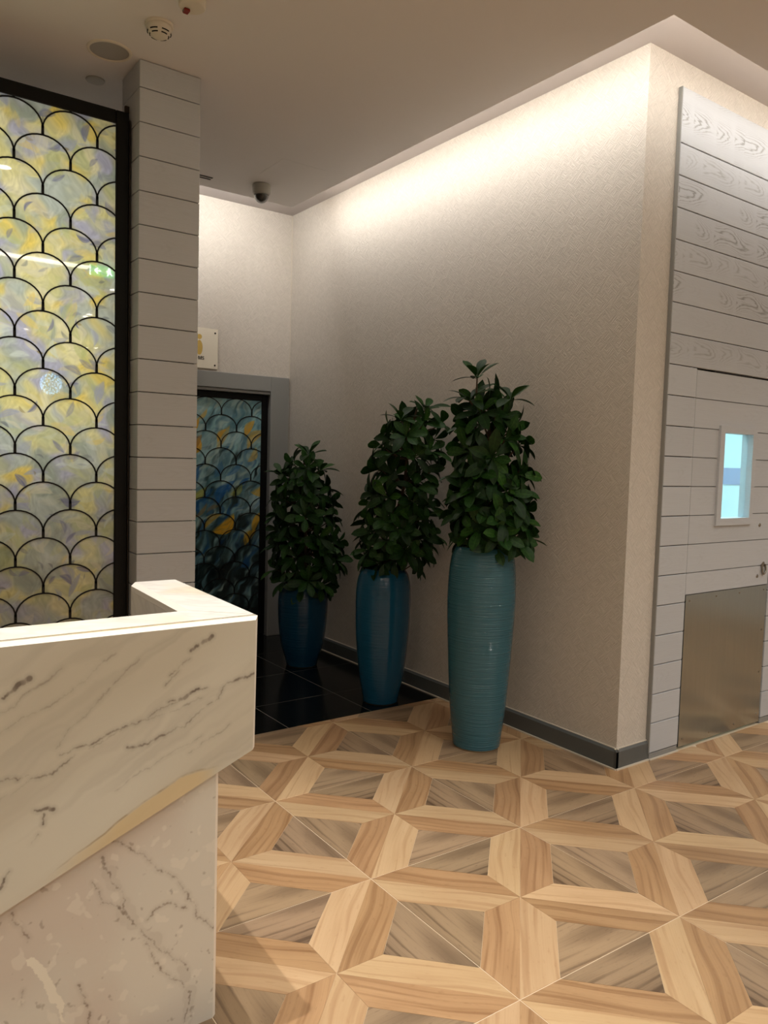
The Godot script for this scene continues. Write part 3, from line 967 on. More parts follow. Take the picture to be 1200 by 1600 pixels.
# ------------------------------------------------------------------ scale-pattern leaded glass
func glass_scales(parent: Node, x0: float, x1: float, y0: float, y1: float, z: float, w: float, p: float, b: float, apex: Vector2, m: Material, tx: Rect2) -> void:
	# apex: one arch's top; scales sit at apex.x + 2wi on even rows and w + 2wi on odd rows, rows p apart
	var clip := PackedVector2Array([Vector2(x0, y0), Vector2(x1, y0), Vector2(x1, y1), Vector2(x0, y1)])
	var lead := MB.new()
	var top := int(ceil((y1 - apex.y) / p)) + 2
	var bottom := int(floor((y0 - apex.y) / p)) - 1
	for r in range(bottom, top + 1):
		var ay := apex.y + r * p
		var shift := w if posmod(r, 2) == 1 else 0.0
		var i0 := int(floor((x0 - apex.x - shift) / (2 * w))) - 1
		var i1 := int(ceil((x1 - apex.x - shift) / (2 * w))) + 1
		for i in range(i0, i1 + 1):
			var ax := apex.x + shift + 2 * w * i
			var poly := PackedVector2Array()
			var arch := []
			for k in 17:
				var an := PI * k / 16.0
				arch.append(Vector2(ax + w * cos(an), ay - b + b * sin(an)))
				poly.append(arch[k])
			for k in 9:      # left lower edge: right half of the arch to the lower left
				var an := PI / 2 - PI / 2 * k / 8.0
				poly.append(Vector2(ax - w + w * cos(an), ay - p - b + b * sin(an)))
			for k in range(1, 9):
				var an := PI - PI / 2 * k / 8.0
				poly.append(Vector2(ax + w + w * cos(an), ay - p - b + b * sin(an)))
			for off in Geometry2D.offset_polygon(poly, -0.0015):
				for cut in Geometry2D.intersect_polygons(off, clip):
					if cut.size() < 3 or poly_area(cut) < 0.0002: continue
					var mb := MB.new()
					mb.prism(cut, Vector3(0, 0, z), Vector3.RIGHT, Vector3.UP, -0.004, 0.0, func(q: Vector2):
						return Vector2((q.x - tx.position.x) / tx.size.x, 1.0 - (q.y - tx.position.y) / tx.size.y), false)
					part("pane", mb, m, parent)
			# lead cames: arch and the stems on which neighbouring arches meet
			strip(lead, arch, 0.0034, z, clip)
			strip(lead, [Vector2(ax + w, ay - b + 0.012), Vector2(ax + w, ay - p)], 0.006, z, clip)
	part("lead_came", lead, mats.lead_came, parent)

func strip(mb: MB, line: Array, half: float, z: float, clip: PackedVector2Array) -> void:
	var l := PackedVector2Array()
	var r := PackedVector2Array()
	for k in line.size():
		var d: Vector2 = (line[mini(k + 1, line.size() - 1)] - line[maxi(k - 1, 0)]).normalized()
		var nn := Vector2(-d.y, d.x) * half
		l.append(line[k] + nn)
		r.append(line[k] - nn)
	r.reverse()
	l.append_array(r)
	for cut in Geometry2D.intersect_polygons(l, clip):
		if cut.size() >= 3 and poly_area(cut) > 1e-5:
			mb.prism(cut, Vector3(0, 0, z), Vector3.RIGHT, Vector3.UP, -0.004, 0.004)

func build_screen() -> void:
	var t := thing("leaded_glass_screen", "tall black framed screen of backlit yellow and grey scale-patterned art glass", "screen", Vector3(0, 0, 0))
	var zf := -4.0
	for q in [["stile", 1.199, 0.0, 1.262, 3.226], ["stile", -1.30, 0.0, -1.237, 3.226], ["rail", -1.237, 3.163, 1.199, 3.226], ["rail", -1.237, 0.0, 1.199, 0.12]]:
		var mb := MB.new()
		mb.box(Vector3(q[1], q[2], zf - 0.06), Vector3(q[3], q[4], zf + 0.012), 0.003)
		part(q[0], mb, mats.black_metal, t)
	glass_scales(t, -1.237, 1.199, 0.12, 3.163, zf, 0.1243, 0.1352, 0.105, Vector2(0.987, 3.157), mats.sunny_art_glass, Rect2(0.0, 0.6, 1.3, 2.6))
	# light box behind the glass
	var mb := MB.new()
	mb.box(Vector3(-1.30, 0.0, -4.36), Vector3(1.262, 3.226, -4.34))
	mb.box(Vector3(-1.30, 0.0, -4.34), Vector3(-1.28, 3.226, zf - 0.06))
	mb.box(Vector3(1.242, 0.0, -4.34), Vector3(1.262, 3.226, zf - 0.06))
	mb.box(Vector3(-1.28, 3.206, -4.34), Vector3(1.242, 3.226, zf - 0.06))
	mb.box(Vector3(-1.28, 0.0, -4.34), Vector3(1.242, 0.02, zf - 0.06))
	part("light_box", mb, mats.light_box_white, t)
	mb = MB.new()
	mb.box(Vector3(-1.22, 1.55, -4.339), Vector3(1.18, 3.05, -4.33))
	part("light_panel", mb, mats.screen_panel, t)
	mb = MB.new()
	mb.box(Vector3(1.2625, 0.0, -4.012), Vector3(1.2695, 3.19, -3.985))
	part("side_bracket", mb, mats.dark_bronze, t)
	mb = MB.new()
	mb.box(Vector3(1.243, 3.2265, -4.01), Vector3(1.266, 3.262, -3.995), 0.003)
	part("top_clip", mb, mats.dark_bronze, t)

func build_washroom_door() -> void:
	var t := struct("door_2", "dark framed washroom door with teal and gold scale-patterned art glass", "door")
	var z := BZ - 0.045
	var mb := MB.new()
	# grey architrave and stepped jamb
	for q in [["architrave", 3.10, 0.0, 3.276, 2.228, 0.022], ["architrave", 2.02, 0.0, 2.20, 2.228, 0.022], ["architrave", 2.20, 2.10, 3.10, 2.228, 0.022]]:
		mb = MB.new()
		mb.box(Vector3(q[1], q[2], BZ), Vector3(q[3], q[4], BZ + q[5]), 0.004)
		part(q[0], mb, mats.frame_grey, t)
	for q in [["jamb", 3.105, 0.0, 3.13, 2.10], ["jamb", 2.17, 0.0, 2.195, 2.10], ["jamb", 2.195, 2.075, 3.105, 2.10]]:
		mb = MB.new()
		mb.box(Vector3(q[1], q[2], BZ - 0.12), Vector3(q[3], q[4], BZ + 0.006), 0.003)
		part(q[0], mb, mats.frame_grey, t)
	# black leaf
	for q in [["stile", 3.045, 0.01, 3.104, 2.073], ["stile", 2.197, 0.01, 2.256, 2.073], ["rail", 2.256, 2.022, 3.045, 2.073], ["rail", 2.256, 0.01, 3.045, 0.20]]:
		mb = MB.new()
		mb.box(Vector3(q[1], q[2], z - 0.04), Vector3(q[3], q[4], z + 0.008), 0.003)
		part(q[0], mb, mats.black_metal, t)
	glass_scales(t, 2.256, 3.045, 0.20, 2.022, z, 0.1372, 0.1365, 0.108, Vector2(2.681, 1.888), mats.stormy_art_glass, Rect2(2.2, 0.15, 0.9, 1.9))
	mb = MB.new()
	mb.box(Vector3(2.256, 0.20, z - 0.03), Vector3(3.045, 2.022, z - 0.012))
	part("back_panel", mb, mats.black_metal, t)

func build_pillar() -> void:
	var t := thing("pillar", "square pillar clad in wide grey painted planks, between the glass screen and the alcove", "pillar", Vector3(1.431, 0, -4.01))
	var mb := MB.new()
	mb.box(Vector3(-0.140, 0, -0.121), Vector3(0.140, CEIL, 0.121))
	part("core", mb, mats.plank_backing, t)
	var y := CEIL - 0.001
	var k := 0
	while y > 0.01:
		var y0 := maxf(y - (0.13 if k == 0 else 0.1626), 0.0)
		mb = MB.new()
		mb.uo = Vector2(rng.randf() * 3.0, rng.randf())
		var s := rng.randf_range(0.93, 0.99)
		mb.col = Color(s * 1.1, s * 1.11, s * 1.12)
		mb.box(Vector3(-0.155, y0 + 0.002, -0.134), Vector3(0.155, y - 0.002, 0.134), 0.0022)
		part("plank", mb, mats.painted_plank_2, t)
		y = y0
		k += 1

# ------------------------------------------------------------------ reception counter
func build_counter() -> void:
	var t := thing("reception_counter", "white veined marble reception counter with a slanting overhang and an L-shaped top", "counter", Vector3(0, 0, 0))
	var zf := -1.888
	var ch := 0.010
	# front slab: polished chamfers on the top and right edges, slanting underside
	var outer := PackedVector2Array([Vector2(-1.6, 0.001), Vector2(-0.865, 0.001), Vector2(0.954, 0.753), Vector2(0.957, 1.118), Vector2(-1.6, 1.118)])
	var inner := PackedVector2Array([Vector2(-1.6, 0.001), Vector2(-0.865, 0.001), Vector2(0.944, 0.749), Vector2(0.947, 1.108), Vector2(-1.6, 1.108)])
	var uvf := func(p: Vector2): return Vector2((p.x + 1.6) / 2.56, (1.11 - p.y) / 1.12)
	var mb := MB.new()
	mb.prism(inner, Vector3(0, 0, zf - ch), Vector3.RIGHT, Vector3.UP, 0.0, ch, uvf)
	mb.prism(outer, Vector3(0, 0, zf - ch), Vector3.RIGHT, Vector3.UP, -0.018, 0.0, uvf)
	part("front_slab", mb, mats.veined_marble, t)
	mb = MB.new()
	var a := Vector3(0.947, 1.108, zf)
	var b := Vector3(-1.6, 1.108, zf)
	mb.face([a, b, Vector3(-1.6, 1.118, zf - ch), Vector3(0.957, 1.118, zf - ch)], Vector3(0, 1, 1).normalized())
	mb.face([a, Vector3(0.957, 1.118, zf - ch), Vector3(0.954, 0.753, zf - ch), Vector3(0.944, 0.749, zf)], Vector3(1, 0, 1).normalized())
	part("polished_edge", mb, mats.polished_edge, t)
	# recessed pedestal panel
	mb = MB.new()
	var lower := PackedVector2Array([Vector2(-1.6, 0), Vector2(0.851, 0), Vector2(0.851, 0.80), Vector2(-1.6, 0.80)])
	mb.prism(lower, Vector3(0, 0, zf - 0.030), Vector3.RIGHT, Vector3.UP, -0.02, 0.0, func(p: Vector2): return Vector2((p.x + 1.6) / 2.56, (0.8 - p.y) / 0.8))
	part("pedestal_panel", mb, mats.rose_marble, t)
	mb = MB.new()
	mb.face([Vector3(0.851, 0, zf - 0.030), Vector3(0.851, 0.8, zf - 0.030), Vector3(0.862, 0.8, zf - 0.040), Vector3(0.862, 0, zf - 0.040)], Vector3(1, 0, 1).normalized())
	mb.box(Vector3(0.851, 0, zf - 0.05), Vector3(0.862, 0.8, zf - 0.040))
	part("pedestal_edge", mb, mats.polished_edge, t)
	# top: front run and side run, mitred at the corner
	var tops := [
		PackedVector2Array([Vector2(-1.6, 1.904), Vector2(0.950, 1.904), Vector2(0.815, 2.034), Vector2(-1.6, 2.034)]),
		PackedVector2Array([Vector2(0.951, 1.906), Vector2(0.978, 2.566), Vector2(0.842, 2.57), Vector2(0.817, 2.035)])]
	for k in 2:
		mb = MB.new()
		mb.uo = Vector2(0.1 + 0.45 * k, 0.3 + 0.2 * k)
		mb.prism(tops[k], Vector3.ZERO, Vector3.RIGHT, Vector3.FORWARD, 1.09, 1.121)
		part("top_slab", mb, mats.white_marble, t)
	# inner edge strip of the side run
	mb = MB.new()
	mb.face([Vector3(0.817, 1.121, -2.037), Vector3(0.842, 1.121, -2.57), Vector3(0.830, 1.108, -2.574), Vector3(0.805, 1.108, -2.037)], Vector3(-1, 1, 0).normalized())
	mb.face([Vector3(0.830, 1.108, -2.574), Vector3(0.805, 1.108, -2.037), Vector3(0.805, 1.09, -2.037), Vector3(0.830, 1.09, -2.574)], Vector3(-1, 0, 0))
	part("polished_edge", mb, mats.polished_edge, t)
	# panels of the side run and core
	mb = MB.new()
	mb.prism(PackedVector2Array([Vector2(0.805, 2.036), Vector2(0.822, 2.036), Vector2(0.847, 2.575), Vector2(0.830, 2.575)]), Vector3.ZERO, Vector3.RIGHT, Vector3.FORWARD, 0.0, 1.0895)
	part("inner_panel", mb, mats.white_marble, t)
	mb = MB.new()
	mb.prism(PackedVector2Array([Vector2(0.937, 1.92), Vector2(0.957, 1.92), Vector2(0.984, 2.572), Vector2(0.964, 2.572)]), Vector3.ZERO, Vector3.RIGHT, Vector3.FORWARD, 0.74, 1.0895)
	part("side_panel", mb, mats.white_marble, t)
	mb = MB.new()
	mb.prism(PackedVector2Array([Vector2(0.823, 1.94), Vector2(0.860, 1.94), Vector2(0.886, 2.572), Vector2(0.849, 2.572)]), Vector3.ZERO, Vector3.RIGHT, Vector3.FORWARD, 0.0, 1.0895)
	part("pedestal_side", mb, mats.white_marble, t)
	mb = MB.new()
	mb.box(Vector3(-1.59, 0, -2.03), Vector3(0.83, 1.0895, -1.939))
	part("core", mb, mats.white_marble, t)

# ------------------------------------------------------------------ vases and plants
func build_vases() -> void:
	var rows := [
		[Vector3(2.905, 0, -3.09), 1.10, [0.129, 0.0, 0.135, 0.06, 0.145, 0.145, 0.154, 0.235, 0.167, 0.42, 0.178, 0.62, 0.183, 0.72, 0.185, 0.83, 0.181, 0.95, 0.172, 1.03, 0.162, 1.07, 0.150, 1.093, 0.138, 1.10], "teal_glaze", "tallest of the three vases, pale teal ribbed ceramic standing on the oak floor"],
		[Vector3(2.905, 0, -4.0), 0.862, [0.112, 0.0, 0.118, 0.04, 0.136, 0.13, 0.152, 0.24, 0.164, 0.36, 0.172, 0.47, 0.176, 0.62, 0.175, 0.70, 0.170, 0.77, 0.156, 0.825, 0.138, 0.852, 0.128, 0.862], "blue_glaze", "middle vase, smooth glossy blue ceramic standing at the granite edge"],
		[Vector3(2.905, 0, -5.02), 0.62, [0.112, 0.0, 0.122, 0.04, 0.150, 0.13, 0.168, 0.22, 0.180, 0.33, 0.185, 0.43, 0.184, 0.50, 0.176, 0.56, 0.160, 0.60, 0.145, 0.615, 0.138, 0.62], "deep_blue_glaze", "shortest vase, dark blue ceramic in the corner by the washroom door"]]
	for q in rows:
		var t := thing("vase", q[4], "vase", q[0], "planted ceramic vases")
		var prof := []
		var flat: Array = q[2]
		for k in range(0, flat.size(), 2): prof.append(Vector2(flat[k], flat[k + 1]))
		prof = smooth(prof, 5)
		prof[0].y = 0.008
		var h: float = q[1]
		prof.append(Vector2(flat[flat.size() - 2] - 0.010, h + 0.001))
		prof.append(Vector2(flat[flat.size() - 2] - 0.016, h - 0.010))
		prof.append(Vector2(flat[flat.size() - 2] - 0.014, h - 0.12))
		var mb := MB.new()
		mb.lathe(prof, 64)
		part("body", mb, mats[q[3]], t)
		mb = MB.new()
		mb.lathe([Vector2(0.0, 0.0), Vector2(flat[0] - 0.006, 0.0), Vector2(flat[0] - 0.002, 0.003), Vector2(flat[0] + 0.0002, 0.0085)], 48)
		part("foot_ring", mb, mats.bare_clay, t)
	# envelopes: height, screen-left and screen-right reach from the vase axis
	plant("tallest rubbery-leaved green plant, in the teal vase", rows[0][0], 1.10, [[1.10, -0.16, 0.22], [1.15, -0.20, 0.29], [1.22, -0.22, 0.31], [1.36, -0.21, 0.27], [1.50, -0.20, 0.255], [1.66, -0.19, 0.235], [1.78, -0.19, 0.19], [1.86, -0.17, 0.10], [1.92, -0.13, 0.0]], [[-0.065, 2.0, 0.0], [0.11, 1.88, 0.05], [-0.10, 1.88, 0.02]], 501)
	plant("middle rubbery-leaved green plant leaning right, in the smooth blue vase", rows[1][0], 0.86, [[0.84, -0.06, 0.22], [0.90, -0.15, 0.28], [1.02, -0.20, 0.36], [1.20, -0.20, 0.36], [1.40, -0.13, 0.36], [1.56, -0.11, 0.36], [1.72, -0.08, 0.37], [1.82, 0.0, 0.33], [1.88, 0.1, 0.26]], [[0.23, 1.87, 0.0], [0.08, 1.80, 0.05], [0.33, 1.78, 0.0]], 502)
	plant("shortest dark green plant, in the dark blue vase by the washroom door", rows[2][0], 0.62, [[0.58, -0.22, 0.24], [0.66, -0.28, 0.31], [0.82, -0.28, 0.32], [1.0, -0.28, 0.30], [1.18, -0.26, 0.26], [1.34, -0.26, 0.20], [1.46, -0.22, 0.14], [1.55, -0.06, 0.08]], [[0.02, 1.57, 0.0], [-0.17, 1.42, 0.03], [0.10, 1.45, 0.03]], 503)

func smooth(p: Array, n: int) -> Array:
	var out := []
	for i in p.size() - 1:
		var p0: Vector2 = p[maxi(i - 1, 0)]
		var p3: Vector2 = p[mini(i + 2, p.size() - 1)]
		for k in n:
			out.append((p[i] as Vector2).cubic_interpolate(p[i + 1], p0, p3, float(k) / n))
	out.append(p[p.size() - 1])
	return out

func leaf_mesh(len: float, wid: float, droop: float, fold: float, twist: float, m: Material) -> ArrayMesh:
	# obovate leathery blade along +z, midrib crease, short stalk
	var mb := MB.new()
	var rows := 8
	var pts := []
	for i in rows + 1:
		var s := float(i) / rows
		var w := wid * pow(sin(PI * pow(clampf(s * 0.985 + 0.015, 0.0, 1.0), 1.65)), 0.62)
		if i == rows: w = 0.0012
		if i == 0: w = 0.0022
		var z := len * (0.10 + 0.90 * s)
		var y := -droop * s * s * len
		var tw := twist * s
		pts.append([Vector3(-w * cos(tw), y + fold * w - w * sin(tw), z), Vector3(0, y, z), Vector3(w * cos(tw), y + fold * w + w * sin(tw), z)])
	var f := 0
	for i in rows + 1:
		var d: Vector3 = (pts[mini(i + 1, rows)][1] - pts[maxi(i - 1, 0)][1]).normalized()
		for k in 3:
			var side: Vector3 = (pts[i][2] - pts[i][0]).normalized()
			var nn := d.cross(side).normalized()
			if nn.y < 0: nn = -nn
			nn = (nn + side * (0.0 if k == 1 else (-fold if k == 2 else fold))).normalized()
			mb.vert(pts[i][k], nn, Vector2(0.5 * k, float(i) / rows))
	for i in rows:
		for k in 2:
			var a := i * 3 + k
			mb.tri_i(a, a + 1, a + 3)
			mb.tri_i(a + 1, a + 4, a + 3)
	mb.tube([Vector3.ZERO, Vector3(0, 0, len * 0.12)], [0.0022], 5)
	return mb.commit(m)

func plant(label: String, at: Vector3, base_y: float, env: Array, tops: Array, s: int) -> void:
	var r := RandomNumberGenerator.new()
	r.seed = s
	var t := thing("potted_plant", label, "plant", at, "plants in the vases")
	var side := Vector3(-at.z, 0, at.x).normalized()      # to the right as seen from the lobby
	var depth := Vector3(at.x, 0, at.z).normalized()      # away from the lobby
	var leaves := []
	for q in [[0.15, 0.029, 0.25, 0.25, 0.1, "leaf_green"], [0.138, 0.028, 0.45, 0.35, -0.2, "leaf_dark"], [0.155, 0.029, 0.35, 0.2, 0.25, "leaf_dark"], [0.14, 0.029, 0.15, 0.3, -0.1, "leaf_green"], [0.145, 0.028, 0.55, 0.2, 0.15, "leaf_dark"], [0.13, 0.028, 0.3, 0.25, 0.0, "leaf_light"]]:
		leaves.append(leaf_mesh(q[0], q[1], q[2], q[3], q[4], mats[q[5]]))
	var mb := MB.new()
	mb.lathe([Vector2(0.118, base_y - 0.05), Vector2(0.09, base_y - 0.035), Vector2(0.0, base_y - 0.03)], 24)
	part("soil", mb, mats.soil, t)
	# trunk follows the middle of the envelope
	var spine := [Vector3(0, base_y - 0.06, 0)]
	for e in env:
		spine.append(side * ((e[1] + e[2]) * 0.5) * clampf((e[0] - base_y) * 2.5, 0.0, 1.0) + Vector3(0, maxf(e[0], base_y), 0))
	mb = MB.new()
	mb.tube(spine, [0.014, 0.014, 0.013, 0.012, 0.011, 0.010, 0.009, 0.008, 0.007, 0.006], 8)
	part("trunk", mb, mats.bark, t)
	var hubs := []
	for q in tops:
		hubs.append([side * (q[0] as float) + depth * (q[2] as float) * -1.0 + Vector3(0, q[1], 0), Vector3(0, 1, 0) + side * (q[0] as float) * 1.5 - depth * 0.25])
	var tries := 0
	var blades := []
	while hubs.size() < 60 and tries < 9000:
		tries += 1
		var k := r.randf() * (env.size() - 1)
		var i := int(k)
		var f := k - i
		var y: float = lerpf(env[i][0], env[i + 1][0], f)
		var lo: float = lerpf(env[i][1], env[i + 1][1], f)
		var hi: float = lerpf(env[i][2], env[i + 1][2], f)
		var mid := (lo + hi) * 0.5
		var ra := maxf((hi - lo) * 0.5 - 0.06, 0.02)
		var an := r.randf() * TAU
		var rr := ra * r.randf_range(0.7, 1.0)
		var c := side * (mid + cos(an) * rr) + depth * sin(an) * rr * 0.85 + Vector3(0, y, 0)
		if at.x + c.x > WX - 0.10: continue
		if y < base_y + 0.06 and rr < 0.1: continue
		var ok := true
		for h in hubs:
			if (h[0] as Vector3).distance_to(c) < (0.10 if tries < 2500 else 0.072): ok = false
		if not ok: continue
		var dir := side * cos(an) + depth * sin(an) * 0.9 + Vector3(0, r.randf_range(0.15, 0.75) - (0.2 if y < base_y + 0.12 else 0.0), 0)
		hubs.append([c, dir])
	for h in hubs:
		var c: Vector3 = h[0]
		var dir: Vector3 = (h[1] as Vector3).normalized()
		# branch from the trunk
		var root := Vector3.ZERO
		var best := 99.0
		for p in spine:
			if p.y < c.y - 0.03 and c.y - p.y < best:
				best = c.y - p.y
				root = p
		if best > 50.0: root = spine[0]
		var bm := MB.new()
		bm.tube([root, root.lerp(c, 0.55) - Vector3(0, 0.015, 0), c], [0.006, 0.005, 0.004], 6)
		part("branch", bm, mats.bark, t)
		var ax := dir.cross(Vector3.UP if absf(dir.y) < 0.9 else side).normalized()
		var ay := dir.cross(ax).normalized()
		var n := 8 if hubs.find(h) < 3 else r.randi_range(7, 8)
		var ph := r.randf() * TAU
		for k in n:
			var an := ph + TAU * k / n + r.randf_range(-0.18, 0.18)
			var open := r.randf_range(0.9, 1.35) if k % 2 == 0 else r.randf_range(0.5, 0.95)
			var rad := ax * cos(an) + ay * sin(an)
			var z := (rad * sin(open) + dir * cos(open)).normalized()
			var y := (dir * sin(open) - rad * cos(open)).normalized()
			var x := y.cross(z).normalized()
			var sc := r.randf_range(0.8, 1.1)
			var kind: int = [0, 1, 2, 3, 4, 0, 1, 2, 4, 3, 5][r.randi() % 11]
			var tip := at + c + z * 0.17 * sc
			if tip.x > WX - 0.015: continue
			blades.append([Transform3D(Basis(x, z.cross(x).normalized(), z).scaled(Vector3.ONE * sc), c), kind, (tip - depth * 0.05).dot(depth)])
	# the leaves nearest the viewer are parts; those behind them are one piece
	blades.sort_custom(func(a, b): return a[2] < b[2])
	var behind := []
	for k in blades.size():
		if k < 292:
			var o := MeshInstance3D.new()
			o.name = "leaf"
			o.mesh = leaves[blades[k][1]]
			o.transform = blades[k][0]
			t.add_child(o, true)
		else:
			behind.append(blades[k][0])
	if behind.size():
		var mm := MultiMesh.new()
		mm.transform_format = MultiMesh.TRANSFORM_3D
		mm.mesh = leaves[1]
		mm.instance_count = behind.size()
		for k in behind.size(): mm.set_instance_transform(k, behind[k])
		var mi := MultiMeshInstance3D.new()
		mi.name = "rear_leaves"
		mi.multimesh = mm
		mi.set_meta("kind", "stuff")
		t.add_child(mi, true)

# ------------------------------------------------------------------ ceiling things and sign
func disc(prof: Array, segs := 32) -> MB:
	var mb := MB.new()
	mb.lathe(prof, segs)
	return mb

func build_ceiling_things() -> void:
	# smoke detector
	var t := thing("smoke_detector", "white round smoke detector with slots, hanging from the ceiling left of the cove", "smoke detector", Vector3(1.246, CEIL, -3.526))
	part("base", disc([Vector2(0.0, -0.012), Vector2(0.058, -0.012), Vector2(0.062, -0.008), Vector2(0.062, 0.0)]), mats.white_plastic, t)
	part("body", disc([Vector2(0.0, -0.058), Vector2(0.018, -0.058), Vector2(0.030, -0.055), Vector2(0.044, -0.046), Vector2(0.054, -0.032), Vector2(0.056, -0.020), Vector2(0.054, -0.012)]), mats.white_plastic, t)
	for ring in 2:
		for k in 6:
			var mb := MB.new()
			var pts := []
			for q in 6:
				var an := TAU * k / 6.0 + (q - 2.5) * 0.14 + 0.3
				var rr := [0.0505, 0.0405][ring] as float
				pts.append(Vector3(cos(an) * rr, [-0.038, -0.0485][ring], sin(an) * rr))
			mb.tube(pts, [0.0028], 5)
			part("slot", mb, mats.dark_slot, t)
	# alarm beacon at the frame edge
	t = thing("alarm_beacon", "white ceiling alarm with a red lens at the top edge of the picture", "alarm", Vector3(1.293, CEIL, -3.262))
	part("base", disc([Vector2(0.0, -0.03), Vector2(0.05, -0.03), Vector2(0.056, -0.024), Vector2(0.058, 0.0)]), mats.white_plastic, t)
	var mb := MB.new()
	mb.box(Vector3(-0.030, -0.045, -0.038), Vector3(-0.004, -0.0295, -0.008), 0.004)
	part("red_lens", mb, mats.red_lens, t)
	# ceiling speaker
	t = thing("ceiling_speaker", "large flush round ceiling speaker grille with a pale rim", "speaker", Vector3(1.138, CEIL, -3.898))
	part("rim", disc([Vector2(0.088, -0.002), Vector2(0.090, -0.007), Vector2(0.100, -0.006), Vector2(0.103, 0.0)], 48), mats.white_plastic, t)
	part("grille", disc([Vector2(0.0, -0.004), Vector2(0.06, -0.0035), Vector2(0.089, -0.002)], 48), mats.grey_plastic, t)
	# little cover plate
	t = thing("sprinkler_cover", "small flat round cover plate on the ceiling behind the glass screen", "sprinkler", Vector3(1.168, CEIL, -4.242))
	part("plate", disc([Vector2(0.0, -0.006), Vector2(0.044, -0.006), Vector2(0.047, -0.003), Vector2(0.047, 0.0)]), mats.grey_plastic, t)
	# dome camera
	t = thing("dome_camera", "grey dome security camera at the corner of the lowered ceiling", "camera", Vector3(2.53, CEIL, -5.07))
	part("mount", disc([Vector2(0.0, -0.072), Vector2(0.050, -0.072), Vector2(0.062, -0.060), Vector2(0.064, -0.010), Vector2(0.058, -0.003), Vector2(0.056, 0.0)]), mats.grey_plastic, t)
	var dome := []
	for k in 13:
		var an := PI / 2 * k / 12.0
		dome.append(Vector2(0.052 * sin(an), -0.072 - 0.056 * cos(an)))
	part("dome", disc(dome), mats.smoked_dome, t)
	var ball := []
	for k in 11:
		var an := PI / 2 * k / 10.0
		ball.append(Vector2(0.039 * sin(an), -0.0725 - 0.043 * cos(an)))
	part("lens_module", disc(ball), mats.dark_slot, t)
	# slot diffuser
	t = thing("slot_diffuser", "twin black slot air diffuser in the ceiling beside the pillar", "vent", Vector3(1.99, CEIL, -5.19))
	for k in 2:
		mb = MB.new()
		mb.box(Vector3(-0.22, -0.003, -0.028 + 0.036 * k), Vector3(0.22, 0.0, -0.012 + 0.036 * k))
		part("slot", mb, mats.dark_slot, t)
	# access hatch
	t = thing("access_hatch", "flush painted access hatch in the ceiling beside the dome camera", "hatch", Vector3(2.58, CEIL, -4.72))
	mb = MB.new()
	mb.box(Vector3(-0.16, -0.0014, -0.17), Vector3(0.16, 0.0, 0.17), 0.0007)
	part("panel", mb, mats.ceiling_paint, t)
	# washroom sign above the door
	t = thing("washroom_sign", "white acrylic washroom sign with gold figure, above the art glass door", "sign", Vector3(2.425, 2.246, BZ))
	mb = MB.new()
	mb.box(Vector3(-0.19, 0.0, 0.010), Vector3(0.19, 0.318, 0.018), 0.001)
	part("plate", mb, mats.sign_white, t)
	for p in [[0.165, 0.285], [0.165, 0.028], [-0.165, 0.285], [-0.165, 0.028]]:
		mb = MB.new()
		mb.lathe([Vector2(0.0075, 0.0), Vector2(0.0075, 0.02), Vector2(0.0, 0.021)], 12)
		var s := part("standoff", mb, mats.dark_bronze, t)
		s.position = Vector3(p[0], p[1], 0.0)
		s.rotation.x = PI / 2
	for sx in [-1.0, 1.0]:
		mb = MB.new()
		var head := PackedVector2Array()
		for k in 20: head.append(Vector2(0.032 * sx + 0.020 * cos(TAU * k / 20), 0.245 + 0.020 * sin(TAU * k / 20)))
		mb.prism(head, Vector3.ZERO, Vector3.RIGHT, Vector3.UP, 0.018, 0.0195)
		var bd := PackedVector2Array()
		for k in 24: bd.append(Vector2(0.032 * sx + 0.027 * cos(TAU * k / 24), 0.16 + 0.058 * sin(TAU * k / 24)))
		mb.prism(bd, Vector3.ZERO, Vector3.RIGHT, Vector3.UP, 0.018, 0.0195)
		part("figure", mb, mats.sign_gold, t)
	var tm := TextMesh.new()
	tm.text = "RESTROOMS"
	var sf := SystemFont.new()
	sf.font_names = PackedStringArray(["Droid Sans"])
	sf.font_weight = 600
	tm.font = sf
	tm.font_size = 32
	tm.pixel_size = 0.0012
	tm.depth = 0.0015
	tm.horizontal_alignment = HORIZONTAL_ALIGNMENT_RIGHT
	tm.material = mats.sign_black
	var tx := MeshInstance3D.new()
	tx.name = "lettering"
	tx.mesh = tm
	t.add_child(tx, true)
	tx.position = Vector3(0.075, 0.078, 0.019)

# ------------------------------------------------------------------ lamps and things behind the viewer (seen in reflections)
func downlight(x: float, z: float, e: float, angle: float, label: String, group := "", face_e := true) -> void:
	var t := thing("downlight", label, "downlight", Vector3(x, CEIL, z), group)
	part("trim_ring", disc([Vector2(0.042, -0.001), Vector2(0.043, -0.005), Vector2(0.052, -0.004), Vector2(0.054, 0.0)], 24), mats.white_plastic, t)
	part("lamp_face", disc([Vector2(0.0, -0.002), Vector2(0.042, -0.001)], 24), mats.warm_lamp, t)
	spot(Vector3(x, CEIL - 0.03, z), e, angle)

